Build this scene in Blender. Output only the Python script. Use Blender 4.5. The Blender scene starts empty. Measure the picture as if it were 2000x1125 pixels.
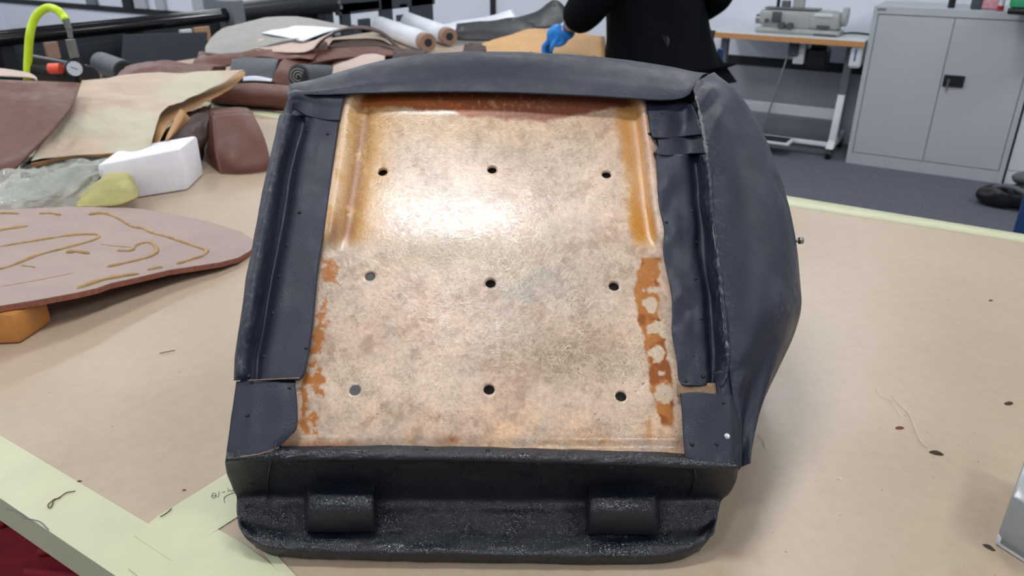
import bpy, bmesh, math, random
import numpy as np
from mathutils import Vector, Matrix

# ------------------------------------------------------------------ camera, world, lights, exposure
sc = bpy.context.scene
C = sc.collection
CAM_H = 1.42
YAW = math.radians(32.0)
PITCH = math.radians(24.9)
FPX = 1500.0
TAB = 0.87                       # height of the work tables
FWD = Vector((-math.sin(YAW), math.cos(YAW), 0))
LAT = Vector((math.cos(YAW), math.sin(YAW), 0))
UP = Vector((0, 0, 1))
CAM = Vector((0, 0, CAM_H))

cd = bpy.data.cameras.new('camera')
cam = bpy.data.objects.new('camera', cd)
C.objects.link(cam)
cam.location = CAM
cam.rotation_euler = (math.pi / 2 - PITCH, 0, YAW)
cd.sensor_width = 36
cd.lens = 36 * FPX / 2000
cd.clip_start = 0.02
cd.dof.use_dof = True
cd.dof.focus_distance = 0.86
cd.dof.aperture_fstop = 9.0
sc.camera = cam

w = bpy.data.worlds.new('world')
sc.world = w
w.use_nodes = True
w.node_tree.nodes['Background'].inputs[0].default_value = (0.86, 0.92, 1.0, 1)
w.node_tree.nodes['Background'].inputs[1].default_value = 0.30

sc.view_settings.view_transform = 'Standard'
sc.view_settings.look = 'None'
sc.view_settings.gamma = 1
sc.view_settings.use_curve_mapping = False
sc.view_settings.exposure = 0.07
LAMP = 36.0                      # emission of the ceiling panels

# ------------------------------------------------------------------ picture directions to places
def ray(px, py):
    xc = (px - 1000) / FPX
    yc = (562.5 - py) / FPX
    f = math.cos(PITCH) + yc * math.sin(PITCH)
    z = yc * math.cos(PITCH) - math.sin(PITCH)
    return LAT * xc + FWD * f + UP * z, f
def at_d(px, py, d):              # point at horizontal forward distance d
    r, f = ray(px, py)
    return CAM + r * (d / f)
def on_z(px, py, z=TAB):          # point on a horizontal plane
    r, f = ray(px, py)
    return CAM + r * ((z - CAM_H) / r.z)
def at_v(px, py, v):
    r, f = ray(px, py)
    return CAM + r * (v / r.y)
def on_plane(px, py, p, n):
    r, f = ray(px, py)
    return CAM + r * ((p - CAM).dot(n) / r.dot(n))

# ------------------------------------------------------------------ noise and curves
def vnoise(x, y, seed=0):
    x = np.asarray(x, float); y = np.asarray(y, float)
    xi = np.floor(x).astype(np.int64); yi = np.floor(y).astype(np.int64)
    xf = x - xi; yf = y - yi
    def h(a, b):
        n = (a * 374761393 + b * 668265263 + seed * 982451653) & 0x7fffffff
        n = (n ^ (n >> 13)) * 1274126177 & 0x7fffffff
        n = n ^ (n >> 16)
        return (n & 0xffff) / 65535.0
    u = xf * xf * (3 - 2 * xf); v = yf * yf * (3 - 2 * yf)
    return ((h(xi, yi) * (1 - u) + h(xi + 1, yi) * u) * (1 - v) + (h(xi, yi + 1) * (1 - u) + h(xi + 1, yi + 1) * u) * v)
def fbm(x, y, seed=0, o=4):
    s = 0; a = 0.5; t = 0
    for k in range(o):
        s = s + a * vnoise(np.asarray(x) * 2 ** k, np.asarray(y) * 2 ** k, seed + k * 17); t += a; a *= 0.5
    return s / t
def sstep(a, b, x):
    t = np.clip((np.asarray(x, float) - a) / (b - a), 0, 1)
    return t * t * (3 - 2 * t)
def cr1(P, n):                    # catmull-rom along axis 0
    P = np.asarray(P, float)
    m = len(P)
    out = []
    for i in range(m - 1):
        p0 = P[i - 1] if i else 2 * P[0] - P[1]
        p1, p2 = P[i], P[i + 1]
        p3 = P[i + 2] if i + 2 < m else 2 * P[-1] - P[-2]
        for k in range(n):
            t = k / n
            out.append(0.5 * (2 * p1 + (p2 - p0) * t + (2 * p0 - 5 * p1 + 4 * p2 - p3) * t * t + (3 * p1 - p0 - 3 * p2 + p3) * t ** 3))
    out.append(P[-1])
    return np.array(out)
def dense(grid, n, m):
    g = np.asarray(grid, float)
    g = cr1(g, n)
    return cr1(g.transpose(1, 0, 2), m).transpose(1, 0, 2)

# ------------------------------------------------------------------ objects
def tag(o, label=None, cat=None, group=None, kind=None):
    if label: o['label'] = label
    if cat: o['category'] = cat
    if group: o['group'] = group
    if kind: o['kind'] = kind
    return o
def empty(name, loc, label=None, cat=None, group=None, kind=None):
    o = bpy.data.objects.new(name, None)
    C.objects.link(o); o.location = loc
    return tag(o, label, cat, group, kind)
def wloc(o):
    v = Vector((0, 0, 0))
    while o is not None:
        v = v + o.location; o = o.parent
    return v
def link(name, me, mat, parent=None, smooth=True, recentre=True, local=False):
    """link a mesh given in world coordinates (or the parent's own if local)"""
    if mat is not None: me.materials.append(M[mat] if isinstance(mat, str) else mat)
    if smooth:
        me.polygons.foreach_set('use_smooth', [True] * len(me.polygons))
    o = bpy.data.objects.new(name, me)
    C.objects.link(o)
    n = len(me.vertices)
    co = np.empty(n * 3); me.vertices.foreach_get('co', co); co = co.reshape(-1, 3)
    if parent is not None:
        o.parent = parent
        if local == 'keep': pass
        elif local:                                   # the cushion's own slanted axes
            co = co @ np.array([tuple(XS), tuple(YS), tuple(ZS)])
        else:
            co -= np.array(wloc(parent))
    if recentre:
        c = np.array([(co[:, 0].min() + co[:, 0].max()) / 2, (co[:, 1].min() + co[:, 1].max()) / 2, co[:, 2].min()])
        co -= c; o.location = Vector(c)
    me.vertices.foreach_set('co', co.ravel()); me.update()
    return o
def pyobj(name, V, F, mat, parent=None, smooth=True, recentre=True, local=False):
    me = bpy.data.meshes.new(name)
    me.from_pydata([tuple(v) for v in V], [], F); me.update()
    return link(name, me, mat, parent, smooth, recentre, local)
def bmobj(name, bm, mat, parent=None, smooth=False, bevel=0, seg=2):
    if bevel:
        bmesh.ops.bevel(bm, geom=bm.edges[:], offset=bevel, segments=seg, affect='EDGES', profile=0.5)
    bmesh.ops.recalc_face_normals(bm, faces=bm.faces)
    me = bpy.data.meshes.new(name); bm.to_mesh(me); bm.free()
    return link(name, me, mat, parent, smooth)
def boxbm(bm, a, b):
    r = bmesh.ops.create_cube(bm, size=1)
    a = Vector(a); b = Vector(b)
    for v in r['verts']:
        v.co = Vector(((a.x + b.x) / 2 + v.co.x * (b.x - a.x), (a.y + b.y) / 2 + v.co.y * (b.y - a.y), (a.z + b.z) / 2 + v.co.z * (b.z - a.z)))
    return r['verts']
def box(name, a, b, mat, parent=None, bevel=0.0, smooth=False):
    bm = bmesh.new(); boxbm(bm, a, b)
    return bmobj(name, bm, mat, parent, smooth, bevel)
def tubegeo(pts, rad, seg=8, cap=True):
    P = np.asarray([tuple(p) for p in pts], float)
    n = len(P)
    R = np.full(n, rad) if np.isscalar(rad) else np.asarray(rad, float)
    T = np.gradient(P, axis=0); T /= np.linalg.norm(T, axis=1)[:, None] + 1e-12
    up = np.array([0, 0, 1.0])
    if abs(T[0] @ up) > 0.9: up = np.array([1.0, 0, 0])
    N = up - T[0] * (T[0] @ up); N /= np.linalg.norm(N)
    V = []; F = []
    for i in range(n):
        N = N - T[i] * (N @ T[i]); N /= np.linalg.norm(N) + 1e-12
        B = np.cross(T[i], N)
        for k in range(seg):
            a = 2 * math.pi * k / seg
            V.append(P[i] + R[i] * (math.cos(a) * N + math.sin(a) * B))
    for i in range(n - 1):
        for k in range(seg):
            F.append((i * seg + k, i * seg + (k + 1) % seg, (i + 1) * seg + (k + 1) % seg, (i + 1) * seg + k))
    if cap:
        F.append(tuple(range(seg))[::-1]); F.append(tuple((n - 1) * seg + k for k in range(seg)))
    return V, F
def tube(name, pts, rad, mat, parent=None, seg=10, sub=0, smooth=True, local=False):
    if sub: pts = cr1([tuple(p) for p in pts], sub)
    if not np.isscalar(rad) and len(rad) != len(pts):
        rad = np.interp(np.linspace(0, 1, len(pts)), np.linspace(0, 1, len(rad)), rad)
    V, F = tubegeo(pts, rad, seg)
    return pyobj(name, V, F, mat, parent, smooth, True, local)
def gridfaces(n, m, off=0):
    return [(off + i * m + j, off + i * m + j + 1, off + (i + 1) * m + j + 1, off + (i + 1) * m + j) for i in range(n - 1) for j in range(m - 1)]
def sheet(name, G, mat, parent=None, thick=0.0, wear=None, local=False, noise=0.0, nscale=20.0, seed=0, smooth=True, floor=None):
    """G: dense grid (n,m,3); closed by giving it a thickness along its own normals"""
    G = np.asarray(G, float).copy()
    n, m = G.shape[:2]
    du = np.gradient(G, axis=0); dv = np.gradient(G, axis=1)
    N = np.cross(du, dv); N /= np.linalg.norm(N, axis=2)[:, :, None] + 1e-12
    if noise:
        s = np.concatenate([[0], np.cumsum(np.linalg.norm(np.diff(G[:, m // 2], axis=0), axis=1))])
        t = np.concatenate([[0], np.cumsum(np.linalg.norm(np.diff(G[n // 2], axis=0), axis=1))])
        S, Tt = np.meshgrid(s, t, indexing='ij')
        G += N * ((fbm(S * nscale + 7, Tt * nscale + 3, seed, 3) - 0.5) * 2 * noise)[:, :, None]
    if floor is not None: G[:, :, 2] = np.maximum(G[:, :, 2], floor)
    V = G.reshape(-1, 3)
    F = gridfaces(n, m)
    if thick:
        W = (G - N * thick)
        if floor is not None: W[:, :, 2] = np.maximum(W[:, :, 2], floor - 0.0005)
        W = W.reshape(-1, 3); k = n * m
        V = np.concatenate([V, W])
        F += [tuple(reversed(f)) for f in gridfaces(n, m, k)]
        ring = [(0, j) for j in range(m)] + [(i, m - 1) for i in range(1, n)] + [(n - 1, j) for j in range(m - 2, -1, -1)] + [(i, 0) for i in range(n - 2, 0, -1)]
        ids = [i * m + j for i, j in ring]
        for a, b in zip(ids, ids[1:] + ids[:1]): F.append((b, a, a + k, b + k))
    me = bpy.data.meshes.new(name); me.from_pydata(V.tolist(), [], F); me.update()
    if wear is not None:
        at = me.attributes.new('wear', 'FLOAT', 'POINT')
        wv = np.asarray(wear, float).ravel()
        if thick: wv = np.concatenate([wv, wv])
        at.data.foreach_set('value', wv)
    return link(name, me, mat, parent, smooth, True, local)
def poly_prism(name, pts, thick, mat, parent=None, n=None, bevel=0.0, smooth=False, local=False):
    """polygon in a plane, extruded by -thick along n"""
    P = [Vector(p) for p in pts]
    if n is None:
        n = Vector((0, 0, 0))
        for i in range(len(P)): n += P[i].cross(P[(i + 1) % len(P)])
        n = n.normalized()
        if n.z < 0: n = -n
    bm = bmesh.new()
    vs = [bm.verts.new(p) for p in P]
    f = bm.faces.new(vs)
    r = bmesh.ops.extrude_face_region(bm, geom=[f])
    for e in r['geom']:
        if isinstance(e, bmesh.types.BMVert): e.co -= n * thick
    if bevel:
        bmesh.ops.bevel(bm, geom=bm.edges[:], offset=bevel, segments=2, affect='EDGES')
    bmesh.ops.recalc_face_normals(bm, faces=bm.faces)
    bmesh.ops.triangulate(bm, faces=[f for f in bm.faces if len(f.verts) > 4])
    me = bpy.data.meshes.new(name); bm.to_mesh(me); bm.free()
    return link(name, me, mat, parent, smooth, True, local)
def cyl(name, a, b, r, mat, parent=None, seg=20, smooth=True, r2=None):
    a = Vector(a); b = Vector(b)
    V, F = tubegeo([a, b], [r, r if r2 is None else r2], seg)
    o = pyobj(name, V, F, mat, parent, smooth)
    if smooth:
        for p in o.data.polygons:
            if len(p.vertices) > 4: p.use_smooth = False
        o.data.set_sharp_from_angle(angle=math.radians(40))
    return o
def join_geo(parts):
    V = []; F = []
    for v, f in parts:
        k = len(V); V += list(v); F += [tuple(i + k for i in q) for q in f]
    return V, F

# ------------------------------------------------------------------ materials
M = {}
def lin(c):
    out = []
    for x in c:
        x /= 255
        out.append(x / 12.92 if x <= 0.04045 else ((x + 0.055) / 1.055) ** 2.4)
    return tuple(out) + (1,)
class NT:
    def __init__(s, name):
        s.m = bpy.data.materials.new(name); s.m.use_nodes = True
        s.t = s.m.node_tree; s.b = s.t.nodes['Principled BSDF']; M[name] = s.m
        s.co = s.t.nodes.new('ShaderNodeTexCoord')
    def n(s, typ, **k):
        x = s.t.nodes.new(typ)
        for a, b in k.items(): setattr(x, a, b)
        return x
    def l(s, a, b): s.t.links.new(a, b)
    def noise(s, scale, detail=4, rough=0.55, vec=None, dist=0):
        x = s.n('ShaderNodeTexNoise'); x.inputs['Scale'].default_value = scale
        x.inputs['Detail'].default_value = detail; x.inputs['Roughness'].default_value = rough
        x.inputs['Distortion'].default_value = dist
        s.l(vec if vec is not None else s.co.outputs['Object'], x.inputs['Vector'])
        return x.outputs['Fac']
    def ramp(s, fac, stops):
        x = s.n('ShaderNodeValToRGB'); e = x.color_ramp.elements
        while len(e) < len(stops): e.new(0.5)
        for q, (p, c) in zip(e, stops):
            q.position = p; q.color = c if len(c) == 4 else (*c, 1)
        s.l(fac, x.inputs[0]); return x.outputs[0]
    def mix(s, fac, a, b, mode='MIX'):
        x = s.n('ShaderNodeMixRGB', blend_type=mode)
        for i, v in enumerate((fac, a, b)):
            if isinstance(v, (int, float)): x.inputs[i].default_value = v
            elif isinstance(v, tuple): x.inputs[i].default_value = v
            else: s.l(v, x.inputs[i])
        return x.outputs[0]
    def math(s, op, a, b=0.5):
        x = s.n('ShaderNodeMath', operation=op)
        for i, v in enumerate((a, b)):
            if isinstance(v, (int, float)): x.inputs[i].default_value = v
            else: s.l(v, x.inputs[i])
        return x.outputs[0]
    def bump(s, h, strength=0.3, dist=0.001, prev=None):
        x = s.n('ShaderNodeBump'); x.inputs['Strength'].default_value = strength; x.inputs['Distance'].default_value = dist
        s.l(h, x.inputs['Height'])
        if prev is not None: s.l(prev, x.inputs['Normal'])
        return x.outputs[0]
    def out(s, col=None, rough=None, normal=None, metal=None, spec=None):
        b = s.b
        for key, v in (('Base Color', col), ('Roughness', rough), ('Normal', normal), ('Metallic', metal), ('Specular IOR Level', spec)):
            if v is None: continue
            if isinstance(v, (int, float, tuple)): b.inputs[key].default_value = v
            else: s.l(v, b.inputs[key])
        return s.m
def plain(name, c, rough=0.5, metal=0.0, var=0.12, scale=30, bump=0.0, bscale=400, spec=None, bdist=0.0006):
    s = NT(name); base = lin(c)
    f = s.noise(scale, 5)
    dk = tuple(x * (1 - var) for x in base[:3]) + (1,); lt = tuple(min(1, x * (1 + var)) for x in base[:3]) + (1,)
    col = s.ramp(f, [(0.3, dk), (0.7, lt)])
    nm = s.bump(s.noise(bscale, 3), bump, bdist) if bump else None
    return s.out(col, rough, nm, metal, spec)

def leather(name, c, rough=0.42, scuff=(120, 120, 128), grain=520.0, gb=0.35, spec=0.5, var=0.25):
    s = NT(name); base = lin(c)
    f = s.noise(14, 6, 0.6)
    col = s.ramp(f, [(0.25, tuple(x * (1 - var) for x in base[:3]) + (1,)), (0.75, tuple(x * (1 + var) for x in base[:3]) + (1,))])
    at = s.n('ShaderNodeAttribute', attribute_name='wear')
    sn = s.noise(160, 6, 0.7)
    lowm = s.noise(22, 3, 0.6)
    # worn ridges: attribute; loose scuffs: thresholded noise
    wm = s.math('MULTIPLY', at.outputs['Fac'], s.ramp(sn, [(0.50, (0, 0, 0)), (0.68, (1, 1, 1))]))
    sc2 = s.math('MULTIPLY', s.ramp(lowm, [(0.60, (0, 0, 0)), (0.75, (1, 1, 1))]), s.ramp(sn, [(0.5, (0, 0, 0)), (0.7, (1, 1, 1))]))
    mask = s.math('ADD', wm, s.math('MULTIPLY', sc2, 0.16))
    cl = s.n('ShaderNodeClamp'); s.l(mask, cl.inputs[0])
    col = s.mix(cl.outputs[0], col, lin(scuff))
    vo = s.n('ShaderNodeTexVoronoi', feature='DISTANCE_TO_EDGE'); vo.inputs['Scale'].default_value = grain
    s.l(s.co.outputs['Object'], vo.inputs['Vector'])
    h = s.ramp(vo.outputs['Distance'], [(0.0, (0, 0, 0)), (0.25, (1, 1, 1))])
    n1 = s.bump(s.noise(70, 5, 0.6), 0.25, 0.0016)
    n2 = s.bump(h, gb, 0.0003, n1)
    rg = s.ramp(s.noise(35, 4), [(0.3, (rough - 0.08,) * 3), (0.7, (rough + 0.12,) * 3)])
    return s.out(col, rg, n2, None, spec)
leather('black_leather', (30, 34, 52), 0.45, scuff=(112, 112, 122), spec=0.4)
leather('black_leather_gloss', (12, 16, 29), 0.30, scuff=(90, 90, 96), grain=700, gb=0.6, spec=0.65)
leather('brown_leather', (98, 59, 47), 0.48, scuff=(165, 120, 100), grain=300, var=0.10)
leather('dark_brown_leather', (62, 40, 34), 0.55, scuff=(110, 80, 70), grain=300, var=0.15)
leather('black_vinyl', (24, 26, 32), 0.45, scuff=(70, 70, 78), grain=300)
leather('tan_hide', (205, 160, 108), 0.6, scuff=(225, 195, 160), grain=250, var=0.10)
leather('grey_hide', (150, 148, 144), 0.6, scuff=(175, 172, 168), grain=250, var=0.06)
leather('suede', (196, 176, 166), 0.85, scuff=(222, 208, 200), grain=250, var=0.08)
leather('charcoal_vinyl', (72, 76, 84), 0.5, scuff=(100, 100, 108), grain=300, var=0.10)

# table paper
s = NT('kraft_paper')
f = s.noise(3.0, 5, 0.55); g = s.noise(60, 5)
col = s.ramp(f, [(0.3, lin((170, 151, 131))), (0.7, lin((182, 164, 145)))])
col = s.mix(0.12, col, s.ramp(g, [(0.3, lin((170, 140, 105))), (0.7, lin((220, 196, 165)))]))
sp = s.noise(170, 2, 0.5)
col = s.mix(s.ramp(sp, [(0.765, (0, 0, 0)), (0.79, (1, 1, 1))]), col, lin((120, 92, 66)))
nb = s.bump(s.noise(9, 4), 0.25, 0.004)
s.out(col, 0.38, s.bump(s.noise(300, 3), 0.08, 0.0004, nb), None, 0.65)
plain('masking_tape', (196, 196, 164), 0.5, var=0.05, scale=14, bump=0.15, bscale=120)
s = NT('bag_paper')
col = s.ramp(s.noise(10, 5), [(0.3, lin((180, 158, 138))), (0.7, lin((198, 177, 157)))])
tp = s.ramp(s.noise(7, 2, 0.4), [(0.46, (0, 0, 0)), (0.60, (1, 1, 1))])
col = s.mix(s.math('MULTIPLY', tp, 0.6), col, lin((188, 187, 164)))
vo = s.n('ShaderNodeTexVoronoi', feature='DISTANCE_TO_EDGE'); vo.inputs['Scale'].default_value = 9
s.l(s.co.outputs['Object'], vo.inputs['Vector'])
s.out(col, 0.55, s.bump(vo.outputs['Distance'], 0.5, 0.02, s.bump(s.noise(22, 4, 0.6, dist=1.0), 0.5, 0.006)))
plain('bag_paper_inside', (176, 134, 90), 0.7, var=0.1, scale=12, bump=0.3, bscale=60, bdist=0.002)
plain('carpet', (102, 105, 115), 0.95, var=0.22, scale=110, bump=0.6, bscale=500, bdist=0.003, spec=0.1)
plain('wall_paint', (228, 232, 243), 0.7, var=0.015, scale=4)
plain('wall_lower', (152, 156, 164), 0.75, var=0.04, scale=6)
plain('black_trim', (22, 24, 28), 0.6, var=0.1)
plain('ceiling_tile', (225, 226, 226), 0.9, var=0.03)
plain('steel_grey', (180, 183, 190), 0.45, var=0.02, scale=8)
plain('steel_grey_dark', (112, 116, 124), 0.5, var=0.04)
plain('gap_dark', (40, 42, 46), 0.8)
plain('white_laminate', (205, 212, 216), 0.4, var=0.02)
plain('wood_edge', (196, 142, 92), 0.5, var=0.08, scale=40)
plain('machine_grey', (160, 163, 162), 0.35, var=0.03, scale=12)
plain('white_paint', (214, 218, 220), 0.45, var=0.03)
plain('black_plastic', (20, 21, 24), 0.4, var=0.1)
plain('black_gloss', (14, 15, 18), 0.16, var=0.1)
plain('black_metal', (30, 32, 36), 0.4, var=0.1)
plain('charcoal_panel', (62, 66, 74), 0.6, var=0.06)
plain('metal', (150, 150, 150), 0.3, metal=0.9, var=0.08)
plain('dull_metal', (128, 130, 128), 0.45, metal=0.6, var=0.1)
plain('rust', (120, 72, 44), 0.8, var=0.3, scale=300)
plain('tack_dark', (34, 32, 34), 0.45, metal=0.4, var=0.2)
plain('tack_bright', (210, 212, 212), 0.3, metal=0.3)
plain('hose_lime', (196, 226, 40), 0.35, var=0.03)
plain('orange_plastic', (232, 84, 60), 0.45, var=0.05)
plain('gauge_face', (205, 212, 224), 0.4, var=0.02)
plain('blue_paint', (20, 60, 108), 0.5, var=0.08)
plain('blue_light', (40, 90, 150), 0.4, var=0.05)
plain('white_foam', (232, 230, 238), 0.8, var=0.04, scale=50, bump=0.4, bscale=250)
plain('yellow_foam', (172, 164, 108), 0.8, var=0.12, scale=40, bump=0.5, bscale=200)
plain('white_sheet', (226, 232, 244), 0.6, var=0.02)
plain('white_wrap', (218, 222, 232), 0.3, var=0.04, scale=30, bump=0.5, bscale=80, bdist=0.003)
plain('card_brown', (150, 120, 104), 0.8, var=0.1)
plain('card_tan', (178, 138, 104), 0.7, var=0.08)
plain('red_fabric', (140, 26, 44), 0.85, var=0.2, scale=60, bump=0.5, bscale=500)
plain('dark_fabric', (44, 38, 44), 0.9, var=0.2)
plain('glue', (160, 130, 84), 0.5, var=0.22, scale=60, bump=0.5, bscale=150, bdist=0.002)
plain('block_wood', (190, 128, 66), 0.45, var=0.14, scale=25)
plain('skin', (200, 150, 125), 0.5, var=0.05)
plain('hoodie_black', (9, 11, 16), 0.9, var=0.2, scale=20, bump=0.4, bscale=60, bdist=0.004, spec=0.1)
plain('trousers_charcoal', (46, 48, 54), 0.85, var=0.15, scale=30)
plain('glove_blue', (28, 128, 218), 0.35, var=0.06, scale=40)
plain('hair_dark', (36, 28, 24), 0.6)
plain('thread_brown', (92, 74, 54), 0.8)
plain('chip_dark', (70, 54, 44), 0.8)
plain('chip_pale', (228, 212, 186), 0.8)
plain('ink', (112, 116, 124), 0.8)
plain('green_fabric', (60, 160, 112), 0.7, var=0.08)
plain('red_plastic', (170, 40, 54), 0.5)
plain('pink_packet', (206, 150, 160), 0.5, var=0.3, scale=40)
plain('grey_strap', (92, 96, 100), 0.8)
plain('foam_dark', (58, 58, 56), 0.9, var=0.2)
plain('worn_lit_leather', (112, 110, 116), 0.8, var=0.4, scale=260, bump=0.8, bscale=500)
plain('lit_leather_grey', (84, 86, 84), 0.8)
plain('canvas_edge', (138, 112, 88), 0.85, var=0.25, scale=120)
# board: pinkish fibre panel with red-brown edge
plain('fibre_board', (162, 142, 136), 0.75, var=0.06, scale=18, bump=0.3, bscale=180)
plain('fibre_board_edge', (148, 92, 76), 0.85, var=0.25, scale=120, bump=0.6, bscale=300)
# clear crumpled plastic film
def film(name, c, alpha, rough=0.12):
    s = NT(name)
    nb = s.bump(s.noise(28, 4, 0.6, dist=1.2), 0.8, 0.02)
    s.out(lin(c), rough, nb, None, 0.7)
    s.b.inputs['Alpha'].default_value = alpha
    return s.m
film('clear_film', (225, 230, 222), 0.30, 0.06)
plain('grey_film', (150, 154, 156), 0.22, var=0.08, scale=14, bump=0.25, bscale=30, bdist=0.004)
M['grey_film'].node_tree.nodes['Principled BSDF'].inputs['Alpha'].default_value = 0.82
# lamps
s = NT('lamp_panel')
s.b.inputs['Base Color'].default_value = (1, 1, 1, 1)
s.b.inputs['Emission Color'].default_value = (0.95, 0.98, 1.0, 1)
s.b.inputs['Emission Strength'].default_value = LAMP
# fibreglass: stain colour is stored on the panel, strands and grain come from stretched noise
s = NT('fibreglass')
at = s.n('ShaderNodeAttribute', attribute_name='Col')
col = at.outputs['Color']
strand = None
for k in range(9):
    mp = s.n('ShaderNodeMapping')
    mp.vector_type = 'TEXTURE'
    mp.inputs['Rotation'].default_value = (0, 0, math.radians(20 * k + 7 * (k % 3)))
    mp.inputs['Location'].default_value = (k * 3.7, k * 1.9, 0)
    mp.inputs['Scale'].default_value = (1 / 55, 1 / 1150, 1)
    s.l(s.co.outputs['Object'], mp.inputs['Vector'])
    x = s.n('ShaderNodeTexNoise', noise_dimensions='2D'); x.inputs['Scale'].default_value = 1.0; x.inputs['Detail'].default_value = 1.0
    s.l(mp.outputs[0], x.inputs['Vector'])
    r = s.ramp(x.outputs['Fac'], [(0.66, (0, 0, 0)), (0.76, (1, 1, 1))])
    strand = r if strand is None else s.mix(1.0, strand, r, 'LIGHTEN')
patch = s.ramp(s.noise(16, 3), [(0.35, (0.12,) * 3), (0.65, (0.62,) * 3)])
ga = s.n('ShaderNodeAttribute', attribute_name='glass')
sm = s.math('MULTIPLY', strand, s.math('MULTIPLY', patch, ga.outputs['Fac']))
col = s.mix(sm, col, lin((244, 228, 204)))
gr = s.noise(420, 5, 0.7)
col = s.mix(0.28, col, s.ramp(gr, [(0.3, (0.25, 0.2, 0.15)), (0.65, (1, 1, 1))]), 'MULTIPLY')
spk = s.noise(330, 2, 0.5); lowm = s.noise(20, 2)
spot = s.math('MULTIPLY', s.ramp(spk, [(0.685, (0, 0, 0)), (0.72, (1, 1, 1))]), s.ramp(lowm, [(0.45, (0, 0, 0)), (0.6, (1, 1, 1))]))
col = s.mix(s.math('MULTIPLY', spot, 0.75), col, lin((84, 60, 44)))
nb = s.bump(strand, 0.12, 0.0004)
nb = s.bump(s.noise(260, 4), 0.22, 0.0005, nb)
rg = s.ramp(s.noise(170, 5, 0.75), [(0.42, (0.10,) * 3), (0.62, (0.30,) * 3)])
go = s.n('ShaderNodeAttribute', attribute_name='gloss')
rg = s.mix(go.outputs['Fac'], (0.45, 0.45, 0.45, 1), rg)
s.out(col, rg, nb, None, 0.5)

# ------------------------------------------------------------------ the room
U0, U1, V0, V1, CEIL = -12.5, 3.4, -3.0, 6.05, 2.8
tag(box('floor', (U0, V0, -0.05), (U1, V1 + 0.1, 0.0), 'carpet'), kind='structure')
tag(box('wall_back', (U0, V1, 0.0), (U1, V1 + 0.1, CEIL), 'wall_paint'), kind='structure')
tag(box('wall_left', (U0 - 0.1, V0, 0.0), (U0, V1 + 0.1, CEIL), 'wall_paint'), kind='structure')
tag(box('ceiling', (U0 - 0.1, V0, CEIL), (U1, V1 + 0.1, CEIL + 0.05), 'ceiling_tile'), kind='structure')
tag(box('trim_1', (-6.2, V1 - 0.012, 0.0), (0.4, V1 - 0.0005, 0.50), 'wall_lower'), kind='structure')
tag(box('trim_2', (U0 + 0.01, V1 - 0.02, 0.50), (0.4, V1 - 0.0005, 0.565), 'black_trim'), kind='structure')

# ------------------------------------------------------------------ the upturned seat cushion
PHI = math.radians(35)
P0 = at_d(950, 875, 0.604)
XS, YS, ZS = LAT, FWD * math.cos(PHI) + UP * math.sin(PHI), -FWD * math.sin(PHI) + UP * math.cos(PHI)
OL = np.array([0.0, -0.096, -0.055])
SO = P0 + YS * OL[1] + ZS * OL[2]
seat = empty('car_seat_cushion', SO, 'upturned black leather car seat cushion showing its tan fibreglass base pan', 'seat cushion')
SROT = Matrix((XS, YS, ZS)).transposed()
def sp(px, py, Z=0.0):
    r, f = ray(px, py)
    t = ((P0 + ZS * Z) - CAM).dot(ZS) / r.dot(ZS)
    d = CAM + r * t - P0
    return np.array([d.dot(XS), d.dot(YS), Z]) - OL
def seat_clamp(G, h=0.002):
    wz = SO.z + G[..., 1] * math.sin(PHI) + G[..., 2] * math.cos(PHI)
    deficit = np.maximum(TAB + h - wz, 0)
    G = G.copy(); G[..., 2] += deficit * math.cos(PHI); G[..., 1] += deficit * math.sin(PHI)
    return G
def spatch(name, rows, mat, n=8, m=8, thick=0.003, noise=0.0, nscale=25, seed=0, tail=None, wear=None, edit=None):
    """rows of (px, py, Z); tail: list of (dx, dy, Z) rows hung behind the last row"""
    g = [[sp(*p) for p in r] for r in rows]
    for (dx, dy, Z) in (tail or []):
        g.append([np.array([p[0] + dx * (1 if True else 0), p[1] + dy, Z - OL[2]]) for p in g[len(rows) - 1]])
    g = np.array(g)
    D = dense(g, n, m)
    if edit is not None: D = edit(D)
    W = None
    if wear is not None:
        W = dense(np.array(wear, float)[:, :, None], n, m)[:, :, 0]
        if W.shape != D.shape[:2]:
            W2 = np.zeros(D.shape[:2]); W2[:W.shape[0]] = W[:D.shape[0]]; W = W2
    else: W = np.zeros(D.shape[:2])
    D = seat_clamp(D)
    return sheet(name, D, mat, seat, thick, np.clip(W, 0, 1), True, noise, nscale, seed)

# --- fibreglass pan: dense grid, real holes
LY = [180, 205, 260, 330, 400, 455, 490, 540, 600, 680, 740, 800, 850, 882]
LX = [680, 668, 663, 652, 641, 633, 630, 620, 612, 603, 582, 578, 572, 540]
RY = [180, 230, 300, 400, 450, 500, 540, 620, 700, 760, 840, 895]
RX = [1256, 1266, 1276, 1287, 1295, 1300, 1303, 1314, 1324, 1330, 1334, 1338]
NI, NJ = 340, 320
py = np.linspace(178, 888, NI)[:, None] * np.ones((1, NJ))
Lx = np.interp(py, LY, LX) - 4; Rx = np.interp(py, RY, RX) + 10
ss = np.linspace(0, 1, NJ)[None, :] * np.ones((NI, 1))
px = Lx + (Rx - Lx) * ss
dl = px - np.interp(py, LY, LX); dr = np.interp(py, RY, RX) - px
upm = 1 - sstep(452, 492, py)
Zp = upm * (0.009 * np.exp(-((dl - 9) / 19) ** 2) - 0.002 * np.exp(-((dl - 48) / 16) ** 2))
Zp += upm * (0.008 * np.exp(-((dr - 6) / 11) ** 2) - 0.002 * np.exp(-((dr - 38) / 18) ** 2))
Zp += 0.005 * (1 - sstep(184, 226, py)) - 0.005 * sstep(846, 884, py)
Zp -= 0.0030 * (1 - np.exp(-((py - 415) / 130) ** 2)) + 0.0022 * (1 - np.exp(-((px - 880) / 190) ** 2))
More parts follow.
